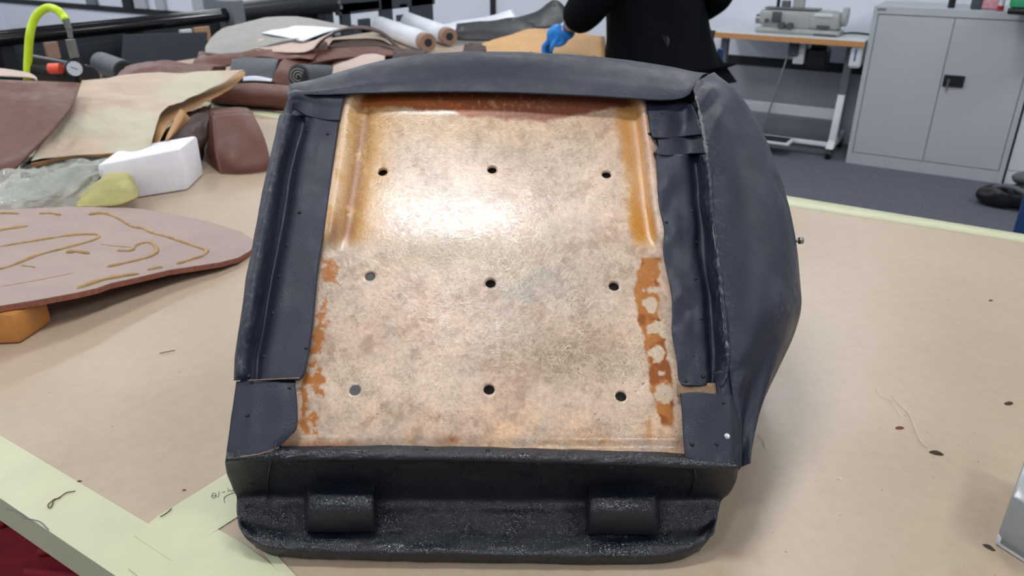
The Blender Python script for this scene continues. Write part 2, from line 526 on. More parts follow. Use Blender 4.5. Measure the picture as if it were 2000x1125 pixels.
Zp += (fbm(px / 90, py / 90, 5, 2) - 0.5) * 0.0005
r0 = np.array(ray(0, 0)[0])
# unproject every grid point
xc = (px - 1000) / FPX; yc = (562.5 - py) / FPX
fw = math.cos(PITCH) + yc * math.sin(PITCH); vz = yc * math.cos(PITCH) - math.sin(PITCH)
RD = xc[..., None] * np.array(LAT) + fw[..., None] * np.array(FWD) + vz[..., None] * np.array(UP)
zs = np.array(ZS)
t = ((np.array(P0 - CAM) @ zs) + Zp) / (RD @ zs)
Q = np.array(CAM) + RD * t[..., None] - np.array(P0)
PL = np.stack([Q @ np.array(XS), Q @ np.array(YS), Zp], -1) - OL
# stain colours
def mixc(a, m, c):
    c = np.array(c, float)
    return a * (1 - m[..., None]) + c * m[..., None]
nz1 = fbm(px / 38, py / 38, 11, 5); nz2 = fbm(px / 14, py / 14, 23, 4); nz3 = fbm(px / 110, py / 110, 31, 3); nzs = fbm(px / 6, py / 6, 41, 3)
col = np.ones((NI, NJ, 3)) * np.array([206, 180, 161.])
col = mixc(col, sstep(0.45, 0.7, nz3), (212, 178, 156))
def blob(x, y, rx, ry): return np.exp(-(((px - x) / rx) ** 2 + ((py - y) / ry) ** 2))
col = mixc(col, 0.75 * blob(1040, 560, 130, 110) * sstep(.3, .6, nz1), (142, 130, 120))
col = mixc(col, 0.75 * blob(900, 490, 150, 36), (150, 124, 84))
col = mixc(col, 0.5 * blob(1030, 300, 110, 70), (172, 152, 136))
col = mixc(col, 0.65 * blob(1110, 690, 130, 46), (142, 122, 96))
col = mixc(col, 0.45 * blob(800, 640, 140, 60) * sstep(.4, .6, nz1), (186, 146, 120))
col = mixc(col, 0.5 * blob(930, 265, 12, 30) + 0.5 * blob(1018, 285, 16, 40) * sstep(.4, .7, nz2), (128, 106, 88))
col = mixc(col, 0.55 * blob(870, 240, 320, 42), (206, 168, 120))
col = mixc(col, 0.6 * sstep(770, 870, py) * sstep(.4, .62, nz1), (214, 166, 124))
col = col * (1 + 0.30 * (nz1 - .5))[..., None] * (1 + 0.22 * (nzs - .5))[..., None]
col = mixc(col, 0.4 * sstep(.58, .70, fbm(px / 30, py / 24, 91, 5)) , (156, 126, 104))
# amber resin wash at the left and right of the upper half
col = mixc(col, 0.75 * upm * (1 - sstep(60, 135, dl + 40 * (nz1 - .5))), (206, 152, 84))
col = mixc(col, 0.85 * upm * np.exp(-((dl - 46) / 16) ** 2) * sstep(.25, .5, nz2), (146, 92, 44))
col = mixc(col, 0.9 * upm * np.exp(-((dl - 8) / 16) ** 2) * sstep(.36, .5, nz2), (222, 190, 160))
col = mixc(col, upm * sstep(380, 470, py) * np.exp(-((dl - 18) / 13) ** 2) * 0.8, (122, 74, 40))
gut = upm * sstep(10, 20, dr) * (1 - sstep(46, 72, dr + 18 * (nz1 - .5)))
col = mixc(col, 0.85 * gut, (196, 136, 70))
col = mixc(col, 0.8 * gut * sstep(380, 440, py), (196, 128, 34))
col = mixc(col, 0.6 * upm * np.exp(-((dr - 60) / 16) ** 2) * sstep(.45, .6, nz1), (226, 200, 172))
col = mixc(col, 0.7 * upm * np.exp(-((dr - 6) / 7) ** 2) * (1 - sstep(250, 420, py)), (214, 160, 130))
# red-brown resin along the top
edge = 219 + 26 * (nz1 - .5) + 10 * np.sin(px / 70) + 14 * blob(1080, 215, 90, 60)
tb = (1 - sstep(edge - 5, edge + 4, py)) * sstep(28, 44, dl) * sstep(22, 40, dr)
col = mixc(col, 0.92 * tb, (138, 68, 38))
col = mixc(col, 0.8 * tb * np.exp(-((py - edge + 10) / 9) ** 2) * (1 - sstep(880, 1000, px)), (186, 98, 34))
col = mixc(col, 0.7 * tb * sstep(960, 1060, px), (140, 78, 58))
col = mixc(col, 0.7 * tb * sstep(.62, .70, nzs) * blob(960, 195, 130, 30), (210, 160, 120))
# rust stains low on both sides
lm = sstep(500, 512, py) * (1 - sstep(842, 856, py))
cxl = np.interp(py, [500, 560, 620, 700, 760, 850], [640, 650, 630, 618, 612, 605])
wl = np.interp(py, [500, 560, 620, 700, 760, 850], [16, 14, 9, 14, 20, 18])
ml = lm * (1 - sstep(wl - 5, wl + 3, np.abs(px - cxl + 30 * (nz2 - .5)))) * sstep(.40, .47, nz1 + .2 * (nz2 - .5) + .06)
col = mixc(col, 0.88 * ml, (176, 106, 48))
cxr = np.interp(py, [500, 560, 620, 700, 760, 830], [1272, 1262, 1268, 1284, 1292, 1308])
wr = np.interp(py, [500, 560, 620, 700, 760, 830], [17, 24, 22, 20, 24, 12])
mr = sstep(500, 508, py) * (1 - sstep(822, 838, py)) * (1 - sstep(wr - 3, wr + 3, np.abs(px - cxr + 16 * (nz2 - .5))))
hol = np.zeros_like(px)
for (hx, hy, hr) in [(1272, 597, 15), (1276, 640, 12), (1281, 690, 16), (1300, 768, 19), (1258, 568, 7), (1268, 568, 8), (1280, 568, 8), (1302, 640, 16), (1318, 620, 14), (1290, 730, 4)]:
    hol = np.maximum(hol, 1 - sstep(hr - 3, hr + 2, np.hypot(px - hx, py - hy) + 26 * (nz2 - .5)))
rim = mr * sstep(.02, .4, fbm(px / 20, py / 20, 77, 3) * 0 + hol) * (1 - hol)
mr2 = mr * (1 - hol)
col = mixc(col, 0.9 * mr2, (178, 110, 50))
col = mixc(col, 0.7 * mr2 * sstep(.52, .62, nz1), (134, 70, 36))
col = mixc(col, 0.8 * hol * mr, (206, 184, 160))
# bottom edge
col = mixc(col, 0.7 * blob(1180, 862, 70, 7) * sstep(.35, .5, nz2), (184, 124, 62))
col = mixc(col, 0.7 * blob(1268, 838, 6, 26), (188, 130, 74))
col = mixc(col, 0.8 * blob(884, 858, 12, 8), (150, 80, 34))
col = mixc(col, 0.6 * sstep(858, 872, py) * (1 - sstep(660, 760, px)), (172, 104, 66))
glass = np.clip(1 - 0.9 * tb - 0.75 * gut - mr2 - ml - 0.4 * upm * (1 - sstep(60, 135, dl)), 0.05, 1) * (0.45 + 0.55 * sstep(.35, .6, fbm(px / 150, py / 150, 8, 3) + 0.35 * blob(1060, 600, 200, 150)))
c01 = np.clip(col / 255, 0, 1)
clin = np.where(c01 <= 0.04045, c01 / 12.92, ((c01 + 0.055) / 1.055) ** 2.4)
HOLES = [(747, 334), (961, 330), (1185, 338), (722, 537), (958, 551), (1200, 555), (692, 759), (955, 758), (1214, 770)]
V = PL.reshape(-1, 3).copy()
HR = 0.0057
hc = [sp(x, y, 0.0) for x, y in HOLES]
dead = np.zeros((NI, NJ), bool)
for c in hc:
    dead |= np.hypot(PL[..., 0] - c[0], PL[..., 1] - c[1]) < HR
F = []
for i in range(NI - 1):
    for j in range(NJ - 1):
        if dead[i, j] or dead[i + 1, j] or dead[i, j + 1] or dead[i + 1, j + 1]: continue
        F.append((i * NJ + j, (i + 1) * NJ + j, (i + 1) * NJ + j + 1, i * NJ + j + 1))
# pull the verts that border a hole onto its circle, then add the wall of the hole
from collections import Counter
nv = len(V); extra = []; hf = []; ecol = []
ec = Counter()
for f in F:
    for a, b in zip(f, f[1:] + f[:1]): ec[(min(a, b), max(a, b))] += 1
Vf = V
allhole = set()
for (a, b), k in ec.items():
    if k != 1: continue
    ia, ja = divmod(a, NJ); ib, jb = divmod(b, NJ)
    if (ia in (0, NI - 1) and ib in (0, NI - 1) and ia == ib) or (ja in (0, NJ - 1) and ja == jb): continue
    allhole.add((a, b))
hv = sorted({v for e in allhole for v in e})
for v in hv:
    c = min(hc, key=lambda c: (c[0] - Vf[v, 0]) ** 2 + (c[1] - Vf[v, 1]) ** 2)
    d = Vf[v, :2] - c[:2]; Vf[v, :2] = c[:2] + d / np.linalg.norm(d) * HR
low = {}
newV = []
for v in hv:
    low[v] = nv + len(newV); newV.append(Vf[v] - np.array([0, 0, 0.004]))
for a, b in allhole: F.append((a, b, low[b], low[a]))
Vall = np.concatenate([Vf, np.array(newV)])
used = np.zeros(len(Vall), bool)
for f in F:
    for v in f: used[v] = True
remap = np.cumsum(used) - 1
F = [tuple(int(remap[v]) for v in f) for f in F]
me = bpy.data.meshes.new('base_pan')
me.from_pydata(Vall[used].tolist(), [], F); me.update()
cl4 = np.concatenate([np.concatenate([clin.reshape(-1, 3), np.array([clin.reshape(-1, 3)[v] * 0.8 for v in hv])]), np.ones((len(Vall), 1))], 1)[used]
at = me.color_attributes.new('Col', 'FLOAT_COLOR', 'POINT'); at.data.foreach_set('color', cl4.ravel())
gloss = np.clip(1 - 0.9 * tb - 0.5 * gut - 0.9 * upm * (1 - sstep(40, 75, dl)) - 0.8 * upm * (1 - sstep(10, 30, dr)), 0, 1)
at = me.attributes.new('gloss', 'FLOAT', 'POINT'); at.data.foreach_set('value', np.concatenate([gloss.ravel(), np.zeros(len(newV))])[used])
gl = np.concatenate([glass.ravel(), np.zeros(len(newV))])[used]
at = me.attributes.new('glass', 'FLOAT', 'POINT'); at.data.foreach_set('value', gl)
bmx = bmesh.new(); bmx.from_mesh(me); bmesh.ops.recalc_face_normals(bmx, faces=bmx.faces)
if sum(f.normal.z for f in bmx.faces) < 0: bmesh.ops.reverse_faces(bmx, faces=bmx.faces)
bmx.to_mesh(me); bmx.free()
pan = link('base_pan', me, 'fibreglass', seat, True, False, 'keep')
pan.rotation_euler = SROT.to_euler()
pan['label'] = 'tan fibreglass pan with nine round holes and amber resin stains'

# --- core of the cushion (padding under the leather), rests on the table
def ring(pxs, Z, sx=1.0, grow=0.0):
    pts = np.array([sp(x, y, Z) for x, y in pxs])
    return pts
out0 = [(448, 884), (470, 740), (492, 560), (522, 380), (560, 200), (640, 178), (800, 160), (1000, 150), (1200, 158), (1330, 172), (1366, 215), (1386, 360), (1402, 520), (1424, 690), (1432, 800), (1432, 900), (1200, 888), (950, 880), (700, 878)]
rg0 = ring(out0, -0.014)
ctr = rg0.mean(0)
def mk(Z, right, top, shrink):
    r = rg0.copy()
    r[:, :2] = ctr[:2] + (r[:, :2] - ctr[:2]) * shrink
    r[9:15, 0] += right * np.array([0.4, 0.8, 1, 1, 0.8, 0.3])
    r[4:11, 1] += top
    r[:, 2] = Z - OL[2]
    return r
rings = [rg0 - np.array([0, 0, 0.0]), mk(-0.05, 0.035, 0.015, 0.985), mk(-0.11, 0.045, 0.02, 0.985), mk(-0.20, 0.03, 0.01, 0.97), mk(-0.30, 0.0, -0.01, 0.94), mk(-0.335, -0.02, -0.03, 0.86)]
RG = np.array(rings)                                  # (levels, pts, 3)
RG = np.concatenate([RG, RG[:, :1]], 1)
RG = cr1(RG, 4); RG = cr1(RG.transpose(1, 0, 2), 4).transpose(1, 0, 2)[:, :-1]
RG = seat_clamp(RG)
nl, npt = RG.shape[:2]
V = RG.reshape(-1, 3); F = []
for i in range(nl - 1):
    for j in range(npt): F.append((i * npt + j, i * npt + (j + 1) % npt, (i + 1) * npt + (j + 1) % npt, (i + 1) * npt + j))
F.append(tuple(range(npt))[::-1]); F.append(tuple((nl - 1) * npt + k for k in range(npt)))
pyobj('padding', V, F, 'black_leather', seat, True, True, True)
# dark board seen through the holes
g = [[sp(x, y, -0.012) for x in (600, 800, 1000, 1200, 1320)] for y in (200, 400, 600, 860)]
sheet('inner_lining', dense(np.array(g), 1, 1), 'foam_dark', seat, 0.001, None, True)

for x, y in ((722, 541), (692, 763)):  # grey pads added so these two holes show leather as if lit
    q = [sp(x + dx, y + dy, -.0046) for dx, dy in ((-16, -16), (16, -16), (16, 16), (-16, 16))]
    pyobj('lit_leather_pad', q, [(3, 2, 1, 0)], 'lit_leather_grey', seat, False, True, True)
# --- left side: stapled flap, gutter and rolled edge
rows = []
wear = []
for (y, e, mid, val, rise, rdg, o) in [(226, 664, 634, 598, 582, 563, 551), (262, 660, 625, 590, 574, 554, 542), (330, 650, 612, 572, 557, 538, 526), (430, 637, 598, 556, 540, 518, 506),
                                       (530, 622, 580, 536, 521, 500, 488), (630, 612, 565, 520, 505, 485, 473), (690, 604, 552, 508, 494, 475, 464), (728, 596, 548, 505, 490, 472, 462), (743, 586, 544, 503, 489, 472, 462)]:
    k = 1.0 if y < 690 else (0.6 if y < 730 else 0.35)
    rows.append([(e, y, 0.0035), (mid, y, 0.0042), (mid * .35 + val * .65, y, 0.0038), (val, y, -0.003), (rise, y, 0.003 * k), (rdg, y - 2, 0.022 * k), (o, y, 0.011 * k), (o + 2, y, -0.020), (o + 10, y, -0.07)])
    wear.append([0.1, 0, 0, 0, 0, 0.42, 0.35, 0, 0])
spatch('side_flap', rows, 'black_leather', 10, 8, 0.0022, 0.0011, 30, 3, wear=wear)
# top left corner cap of the rolled edge
spatch('corner_cap', [[(562, 232, 0.019), (574, 214, 0.012), (600, 228, 0.006), (640, 236, 0.0055), (664, 237, 0.0055)], [(561, 205, 0.021), (575, 196, 0.018), (606, 205, 0.009), (640, 214, 0.008), (668, 214, 0.008)],
                      [(563, 187, 0.018), (578, 181, 0.018), (612, 183, 0.010), (645, 182, 0.010), (676, 182, 0.010)], [(556, 190, -0.03), (580, 176, -0.02), (620, 166, -0.02), (655, 158, -0.02), (690, 150, -0.02)]],
       'black_leather', 8, 8, 0.0022, 0.0012, 40, 9, wear=[[.6, .2, .1, 0, 0], [.6, .2, .1, 0, 0], [.3, .2, 0, 0, 0], [0] * 5])
# bottom left block
spatch('corner_flap', [[(461, 745, .006), (486, 743, .010), (520, 745, .011), (552, 747, .011), (576, 748, .008)], [(457, 775, .005), (486, 775, .012), (520, 776, .012), (555, 777, .012), (580, 778, .009)], [(450, 830, .003), (480, 832, .012), (515, 834, .012), (550, 836, .012), (580, 832, .009)],
                           [(443, 875, .003), (474, 876, .012), (505, 876, .012), (532, 870, .012), (561, 858, .009)], [(441, 892, .001), (470, 894, .011), (495, 894, .012), (520, 890, .012), (541, 878, .009)]],
       'black_leather', 10, 8, 0.0022, 0.001, 25, 12, wear=[[0] * 5] * 3 + [[.1, .1, 0, 0, .1], [.3, .5, .4, .2, .1]])
# --- right side
rows = []; wear = []
for (y, e, mid, val, rise, rdg) in [(302, 1281, 1318, 1352, 1364, 1379), (350, 1284, 1322, 1358, 1370, 1384), (400, 1287, 1328, 1360, 1374, 1388), (445, 1297, 1335, 1366, 1380, 1394), (490, 1296, 1332, 1366, 1384, 1399), (535, 1304, 1342, 1374, 1388, 1404),
                                    (575, 1311, 1350, 1382, 1394, 1409), (610, 1314, 1352, 1384, 1398, 1413), (650, 1312, 1350, 1386, 1401, 1416), (700, 1322, 1356, 1390, 1404, 1420), (735, 1326, 1360, 1390, 1402, 1416), (752, 1332, 1362, 1388, 1398, 1408)]:
    k = 1.0 if y < 660 else (0.75 if y < 710 else 0.45)
    wob = 0.003 * math.sin(y / 17.0)
    rows.append([(e, y, 0.004), ((e + mid) / 2, y, 0.005 + wob), (mid, y, 0.005 + wob * 0.5), (mid * .35 + val * .65, y, 0.004), (val, y, -0.005), (rise - 2, y, -0.001 * k), (rdg, y, 0.024 * k), (rdg + 12, y, 0.016 * k)])
    wear.append([0.1, 0, 0, 0, 0.0, 0, 0.95, 0.0])
spatch('side_flap', rows, 'black_leather', 10, 8, 0.0022, 0.0018, 40, 5, wear=wear)
spatch('leather_tab', [[(1263, 196, .006), (1300, 196, .006), (1335, 200, .006), (1352, 205, .014)], [(1266, 225, .007), (1303, 226, .007), (1338, 226, .005), (1362, 226, .018)], [(1270, 250, .007), (1303, 252, .007), (1338, 250, .004), (1368, 248, .018)], [(1274, 268, .006), (1300, 270, .006), (1335, 266, .004), (1372, 262, .018)]],
       'black_leather', 8, 8, .0022, .0012, 50, 15, wear=[[.2, 0, 0, .3]] * 4)
spatch('leather_tab', [[(1284, 266, .0045), (1310, 267, .0045), (1345, 263, .003), (1372, 260, .016)], [(1285, 285, .005), (1312, 286, .005), (1348, 282, .003), (1376, 280, .016)], [(1278, 302, .0045), (1310, 304, .0045), (1350, 300, .003), (1378, 300, .016)]],
       'black_leather', 8, 8, .0022, .0012, 50, 16, wear=[[.1, 0, 0, .2]] * 3)
spatch('corner_flap', [[(1328, 769, .010), (1360, 766, .012), (1400, 770, .012), (1420, 770, .010), (1436, 772, .002)], [(1331, 800, .010), (1362, 800, .013), (1402, 802, .013), (1426, 803, .011), (1441, 806, .002)], [(1334, 850, .010), (1366, 852, .013), (1406, 855, .013), (1430, 856, .010), (1444, 858, .001)],
                            [(1337, 886, .010), (1368, 890, .013), (1408, 895, .013), (1430, 897, .010), (1445, 898, .000)], [(1338, 900, .009), (1368, 906, .012), (1408, 912, .011), (1430, 915, .009), (1444, 916, -.001)]],
       'black_leather', 10, 8, .0022, .001, 30, 18, wear=[[0] * 5] * 3 + [[0, .1, .2, .3, .3], [.2, .4, .5, .6, .5]])
# right bolster
fan = [((1350, 168, .016), (1372, 152, .0), (1392, 157, -.04)), ((1362, 196, .021), (1400, 180, .006), (1440, 198, -.05)), ((1370, 240, .021), (1428, 232, .010), (1482, 256, -.06)), ((1379, 300, .021), (1450, 305, .010), (1518, 335, -.07)), ((1389, 400, .021), (1475, 412, .010), (1546, 435, -.08)),
       ((1400, 500, .021), (1486, 508, .010), (1560, 525, -.085)), ((1411, 600, .021), (1494, 604, .010), (1565, 610, -.085)), ((1421, 690, .017), (1484, 682, .004), (1536, 684, -.07)), ((1430, 755, .008), (1468, 748, -.004), (1503, 752, -.05)),
       ((1438, 820, .002), (1455, 818, -.012), (1474, 815, -.04)), ((1443, 880, -.002), (1449, 876, -.015), (1456, 872, -.03)), ((1443, 918, -.004), (1446, 912, -.014), (1449, 905, -.024))]
g = []; wr_ = []
for a, b, c in fan:
    A, B_, D_ = sp(*a), sp(*b), sp(*c)
    mid = (B_ + D_) / 2 + np.array([0.006, 0, 0.012])
    bk = D_ + np.array([0.002, 0, -0.045]); bk2 = D_ + np.array([-0.012, 0, -0.12]); bk3 = D_ + np.array([-0.05, 0, -0.22])
    g.append([A, (A + B_) / 2 + np.array([0, 0, 0.004]), B_, mid, D_, bk, bk2, bk3]); wr_.append([.4, 0, 0, .5 if a[1] in (600,) else .04, .08, 0, 0, 0])
D = dense(np.array(g), 10, 8)
ii, jj = np.meshgrid(np.linspace(0, 1, D.shape[0]), np.linspace(0, 1, D.shape[1]), indexing='ij')
wrk = np.sin(ii * 52 + 10 * jj + 3 * np.sin(ii * 9)) * np.exp(-((jj - 0.16) / 0.12) ** 2) * (0.0036 * np.exp(-((ii - 0.20) / 0.14) ** 2) + 0.0012 * np.exp(-((ii - 0.7) / 0.08) ** 2))
D[..., 2] += wrk
sheet('side_bolster', seat_clamp(D), 'black_leather', seat, .002, dense(np.array(wr_)[:, :, None], 10, 8)[:, :, 0].clip(0, 1), True, .0022, 14, 21)
wl_ = cr1([(1358, 186), (1366, 215), (1374, 262), (1379, 300), (1389, 400), (1400, 500), (1411, 600), (1420, 680)], 14)
random.seed(8)
rr = [(.0022 if 14 < i < 42 else .0009) * (.35 + 1.3 * float(fbm(i * .45, 3.3, 4, 3))) for i in range(len(wl_))]
tube('worn_lit_ridge', [sp(x + random.uniform(-1.6, 1.6), y, .0215) for x, y in wl_], rr, 'worn_lit_leather', seat, 7, 0, True, True)  # real wear on the thick upper part; thin rest paints the ridge's grey highlight
# --- top band, rolled over the front edge of the cushion
cols = [((566, 186), (567, 184), (569, 182)), ((610, 186), (616, 179), (626, 169)), ((664, 186), (674, 168), (696, 146)), ((720, 184), (738, 158), (768, 127)), ((830, 182), (842, 148), (880, 114)), ((960, 182), (965, 146), (985, 112)), ((1080, 186), (1082, 150), (1092, 116)), ((1200, 192), (1202, 158), (1212, 126)), ((1285, 197), (1288, 166), (1300, 140)), ((1328, 194), (1338, 172), (1352, 152)), ((1346, 186), (1358, 168), (1384, 158))]
rws = [[], [], [], [], [], [], []]
for h, m_, tp in cols:
    H, Mi, T = sp(h[0], h[1], .0165), sp(m_[0], m_[1], .014), sp(tp[0], tp[1], -.035)
    rws[0].append(H); rws[1].append(H * .55 + Mi * .45 + np.array([0, 0, .0015])); rws[2].append(Mi); rws[3].append((Mi + T) / 2 + np.array([0, .004, .010])); rws[4].append(T); rws[5].append(T + np.array([0, -.002, -.08])); rws[6].append(T + np.array([0, -.03, -.2]))
D = dense(np.array(rws), 8, 12)
Wt = np.zeros(D.shape[:2]); Wt[6] = .35; Wt[0] = .2
sheet('rolled_band', seat_clamp(D), 'black_leather', seat, .0022, Wt, True, .0012, 20, 25)
# stitched seam along the band
seam = cr1([np.array([c[0][0], c[0][1] - 15]) for c in cols[3:9]], 6)
tube('stitch_seam', [sp(x, y, .0172) for x, y in seam], .0006, 'grey_strap', seat, 6, 0, True, True)
# --- lower edge: ledge, undercut step and lip
xs = [441, 530, 680, 850, 1020, 1190, 1335, 1442]
R = [([443, 530, 680, 850, 1020, 1190, 1335, 1438], [884, 873, 870, 871, 875, 880, 886, 898], .006),
     ([441, 530, 680, 850, 1020, 1190, 1335, 1441], [894, 884, 883, 884, 887, 893, 898, 908], .0135),
     ([440, 529, 680, 850, 1020, 1190, 1335, 1442], [901, 896, 896, 897, 900, 906, 911, 916], .0125),
     ([440, 528, 680, 850, 1020, 1190, 1335, 1441], [908, 905, 905, 906, 909, 915, 919, 923], .003),
     ([445, 527, 680, 850, 1020, 1190, 1335, 1437], [930, 925, 926, 927, 929, 933, 936, 940], -.016),
     ([456, 526, 680, 850, 1020, 1190, 1335, 1424], [958, 955, 958, 960, 961, 962, 962, 964], -.040),
     ([462, 526, 680, 850, 1020, 1190, 1335, 1410], [972, 972, 978, 981, 982, 981, 978, 976], -.051),
     ([462, 528, 680, 850, 1020, 1190, 1335, 1404], [990, 1000, 1004, 1006, 1007, 1006, 1004, 996], -.050),
     ([464, 530, 680, 850, 1020, 1190, 1335, 1400], [1012, 1032, 1036, 1040, 1044, 1042, 1036, 1014], -.048),
     ([470, 534, 680, 850, 1020, 1190, 1328, 1394], [1034, 1056, 1062, 1066, 1070, 1070, 1062, 1036], -.040),
     ([482, 540, 680, 850, 1020, 1190, 1318, 1382], [1054, 1072, 1080, 1084, 1087, 1089, 1082, 1056], -.040),
     ([498, 548, 680, 850, 1020, 1190, 1308, 1368], [1068, 1084, 1092, 1096, 1099, 1102, 1096, 1072], -.052),
     ([500, 550, 680, 850, 1020, 1190, 1306, 1366], [1071, 1088, 1095, 1099, 1103, 1106, 1100, 1076], -.058)]
g = [[sp(x, y, Z) for x, y in zip(a, b)] for a, b, Z in R]
D = dense(np.array(g), 7, 14)
n_, m_ = D.shape[:2]
ii, jj = np.meshgrid(np.arange(n_) / 7.0, np.linspace(0, 1, m_), indexing='ij')
D[..., 2] += 0.0005 * np.sin(ii * 4 + jj * 26 + 3 * np.sin(jj * 19)) * np.exp(-((ii - 9) / 1.6) ** 2)
D[..., 2] += 0.0010 * np.sin(jj * 160 + ii * 3 + 5 * np.sin(jj * 13)) * np.exp(-((ii - 1.6) / 0.7) ** 2)
Wt = 0.35 * np.exp(-((ii - 6.5) / 0.35) ** 2) + 0.25 * np.exp(-((ii - 3) / .3) ** 2) * fbm(jj * 60, ii * 2, 3) + 0.12 * np.exp(-((ii - 11) / .5) ** 2)
sheet('front_lip', seat_clamp(D, .001), 'black_leather_gloss', seat, .0025, np.clip(Wt, 0, 1), True, .0009, 55, 27)
# two raised tunnels over the lip
for x0, x1, yo in ((597, 736, 0), (1146, 1286, 4)):
    cx = [x0 - 3, x0 + 1, x0 + 12, (x0 + x1) / 2, x1 - 12, x1 - 1, x1 + 3]
    up_ = [0, .55, .93, 1, .93, .55, 0]
    rr = []
    for (y, Z) in ((938, -.030), (956, -.022), (970, -.017), (990, -.017), (1008, -.023), (1024, -.033), (1040, -.045)):
        rr.append([(x, y + yo + (0 if 0 < k < 6 else 4), -.050 + (Z + .050) * u) for k, (x, u) in enumerate(zip(cx, up_))])
    spatch('hinge_tunnel', rr, 'black_leather_gloss', 8, 8, .002, .001, 50, 31 + x0, wear=[[.8, .3, .05, 0, .05, .3, .8]] * 7)
# seams where the corner covers wrap the step
for pts in ([(541, 862, .0135), (534, 885, .0145), (528, 908, .005), (524, 940, -.024), (524, 968, -.046), (520, 978, -.049)], [(1354, 900, .0135), (1356, 918, .008), (1358, 935, -.008), (1352, 955, -.030), (1344, 972, -.046)]):
    tube('corner_seam', [sp(*p) for p in pts], .0009, 'black_plastic', seat, 6, 6, True, True)
for pts in ([(470, 893, .0150), (510, 886, .0150), (545, 874, .0140)], [(484, 743, .0132), (530, 741, .0138), (585, 738, .0100)]):
    tube('torn_edge', [sp(*p) for p in pts], .0006, 'canvas_edge', seat, 6, 6, True, True)
# bare canvas between the right flaps
sheet('canvas_strip', dense(np.array([[sp(x, y, .0022) for x in (1322, 1350, 1380, 1404)] for y in (748, 760, 774)]), 2, 2), 'canvas_edge', seat, .001, None, True)
spatch('gusset_fold', [[(1392, 728, .006), (1408, 724, .012), (1430, 722, .010)], [(1398, 752, .003), (1414, 750, .008), (1436, 750, .004)], [(1402, 778, .004), (1418, 778, .010), (1440, 780, .000)]], 'black_leather', 6, 6, .002, .001, 40, 61)
# lettered scuff marks and tacks
TACKS = [(600, 255), (640, 262), (575, 335), (585, 415), (560, 480), (545, 540), (533, 612), (516, 696), (598, 680), (486, 735), (492, 747), (565, 758), (483, 811), (460, 890),
         (1292, 222), (1268, 262), (1332, 215), (1352, 412), (1360, 473), (1358, 545), (1370, 622), (1374, 735), (1340, 745), (1413, 787), (1352, 868), (1400, 868), (1302, 434), (1280, 300),
         (775, 896), (833, 878), (953, 880), (1052, 905), (1195, 912), (565, 905), (1070, 1088), (1222, 1048)]
bm = bmesh.new(); bmesh.ops.create_uvsphere(bm, u_segments=8, v_segments=5, radius=1.0)
tme = bpy.data.meshes.new('tack'); bm.to_mesh(tme); bm.free()
tme.polygons.foreach_set('use_smooth', [True] * len(tme.polygons)); tme.materials.append(M['tack_dark'])
bpy.context.view_layer.update()
dg = bpy.context.evaluated_depsgraph_get()
def seat_hit(px, py):             # where the line of sight meets the cushion, in its own coordinates
    r, f = ray(px, py)
    ok, p, nrm, idx, ob, mm = sc.ray_cast(dg, CAM, r.normalized())
    if not ok: return sp(px, py, .01), np.array([0, 0, 1.0])
    d = p - SO
    return np.array([d.dot(XS), d.dot(YS), d.dot(ZS)]), np.array([nrm.dot(XS), nrm.dot(YS), nrm.dot(ZS)])
for k, (x, y) in enumerate(TACKS):
    p, nn = seat_hit(x, y)
    o = bpy.data.objects.new('tack', tme); C.objects.link(o); o.parent = seat
    o.location = SROT @ Vector(p); q = .0020 if k % 3 else .0024
    o.scale = (q, q, q * .7); o.rotation_euler = SROT.to_euler()
bm = bmesh.new(); bmesh.ops.create_uvsphere(bm, u_segments=10, v_segments=6, radius=1.0)
bme = bpy.data.meshes.new('bright_tack'); bm.to_mesh(bme); bm.free(); bme.materials.append(M['tack_bright'])
p, nn = seat_hit(1420, 852)
o = bpy.data.objects.new('bright_tack', bme); C.objects.link(o); o.parent = seat; o.location = SROT @ Vector(p); o.scale = (.003, .003, .0022); o.rotation_euler = SROT.to_euler()
o['label'] = 'bright pale tack head'
# side screw
a = sp(1552, 470, -.075); b = a + np.array([.005, 0, .0]); c = a + np.array([.010, 0, .0])
sv, sf = join_geo([tubegeo([a, b], .0025, 10), tubegeo([b, c], .0042, 12)])
pyobj('side_screw', sv, sf, 'metal', seat, True, True, True)

def solid(name, bot, top, mat, label=None, cat=None, bevel=.004, parent=None, group=None, seg=2):
    """hexahedron from four bottom and four top points"""
    bm = bmesh.new()
    vs = [bm.verts.new(Vector(p)) for p in list(bot) + list(top)]
    for f in ((3, 2, 1, 0), (4, 5, 6, 7), (0, 1, 5, 4), (1, 2, 6, 5), (2, 3, 7, 6), (3, 0, 4, 7)): bm.faces.new([vs[i] for i in f])
    o = bmobj(name, bm, mat, parent, True, bevel, seg)
    o.data.set_sharp_from_angle(angle=math.radians(35))
    if parent is None and label: tag(o, label, cat, group)
    return o


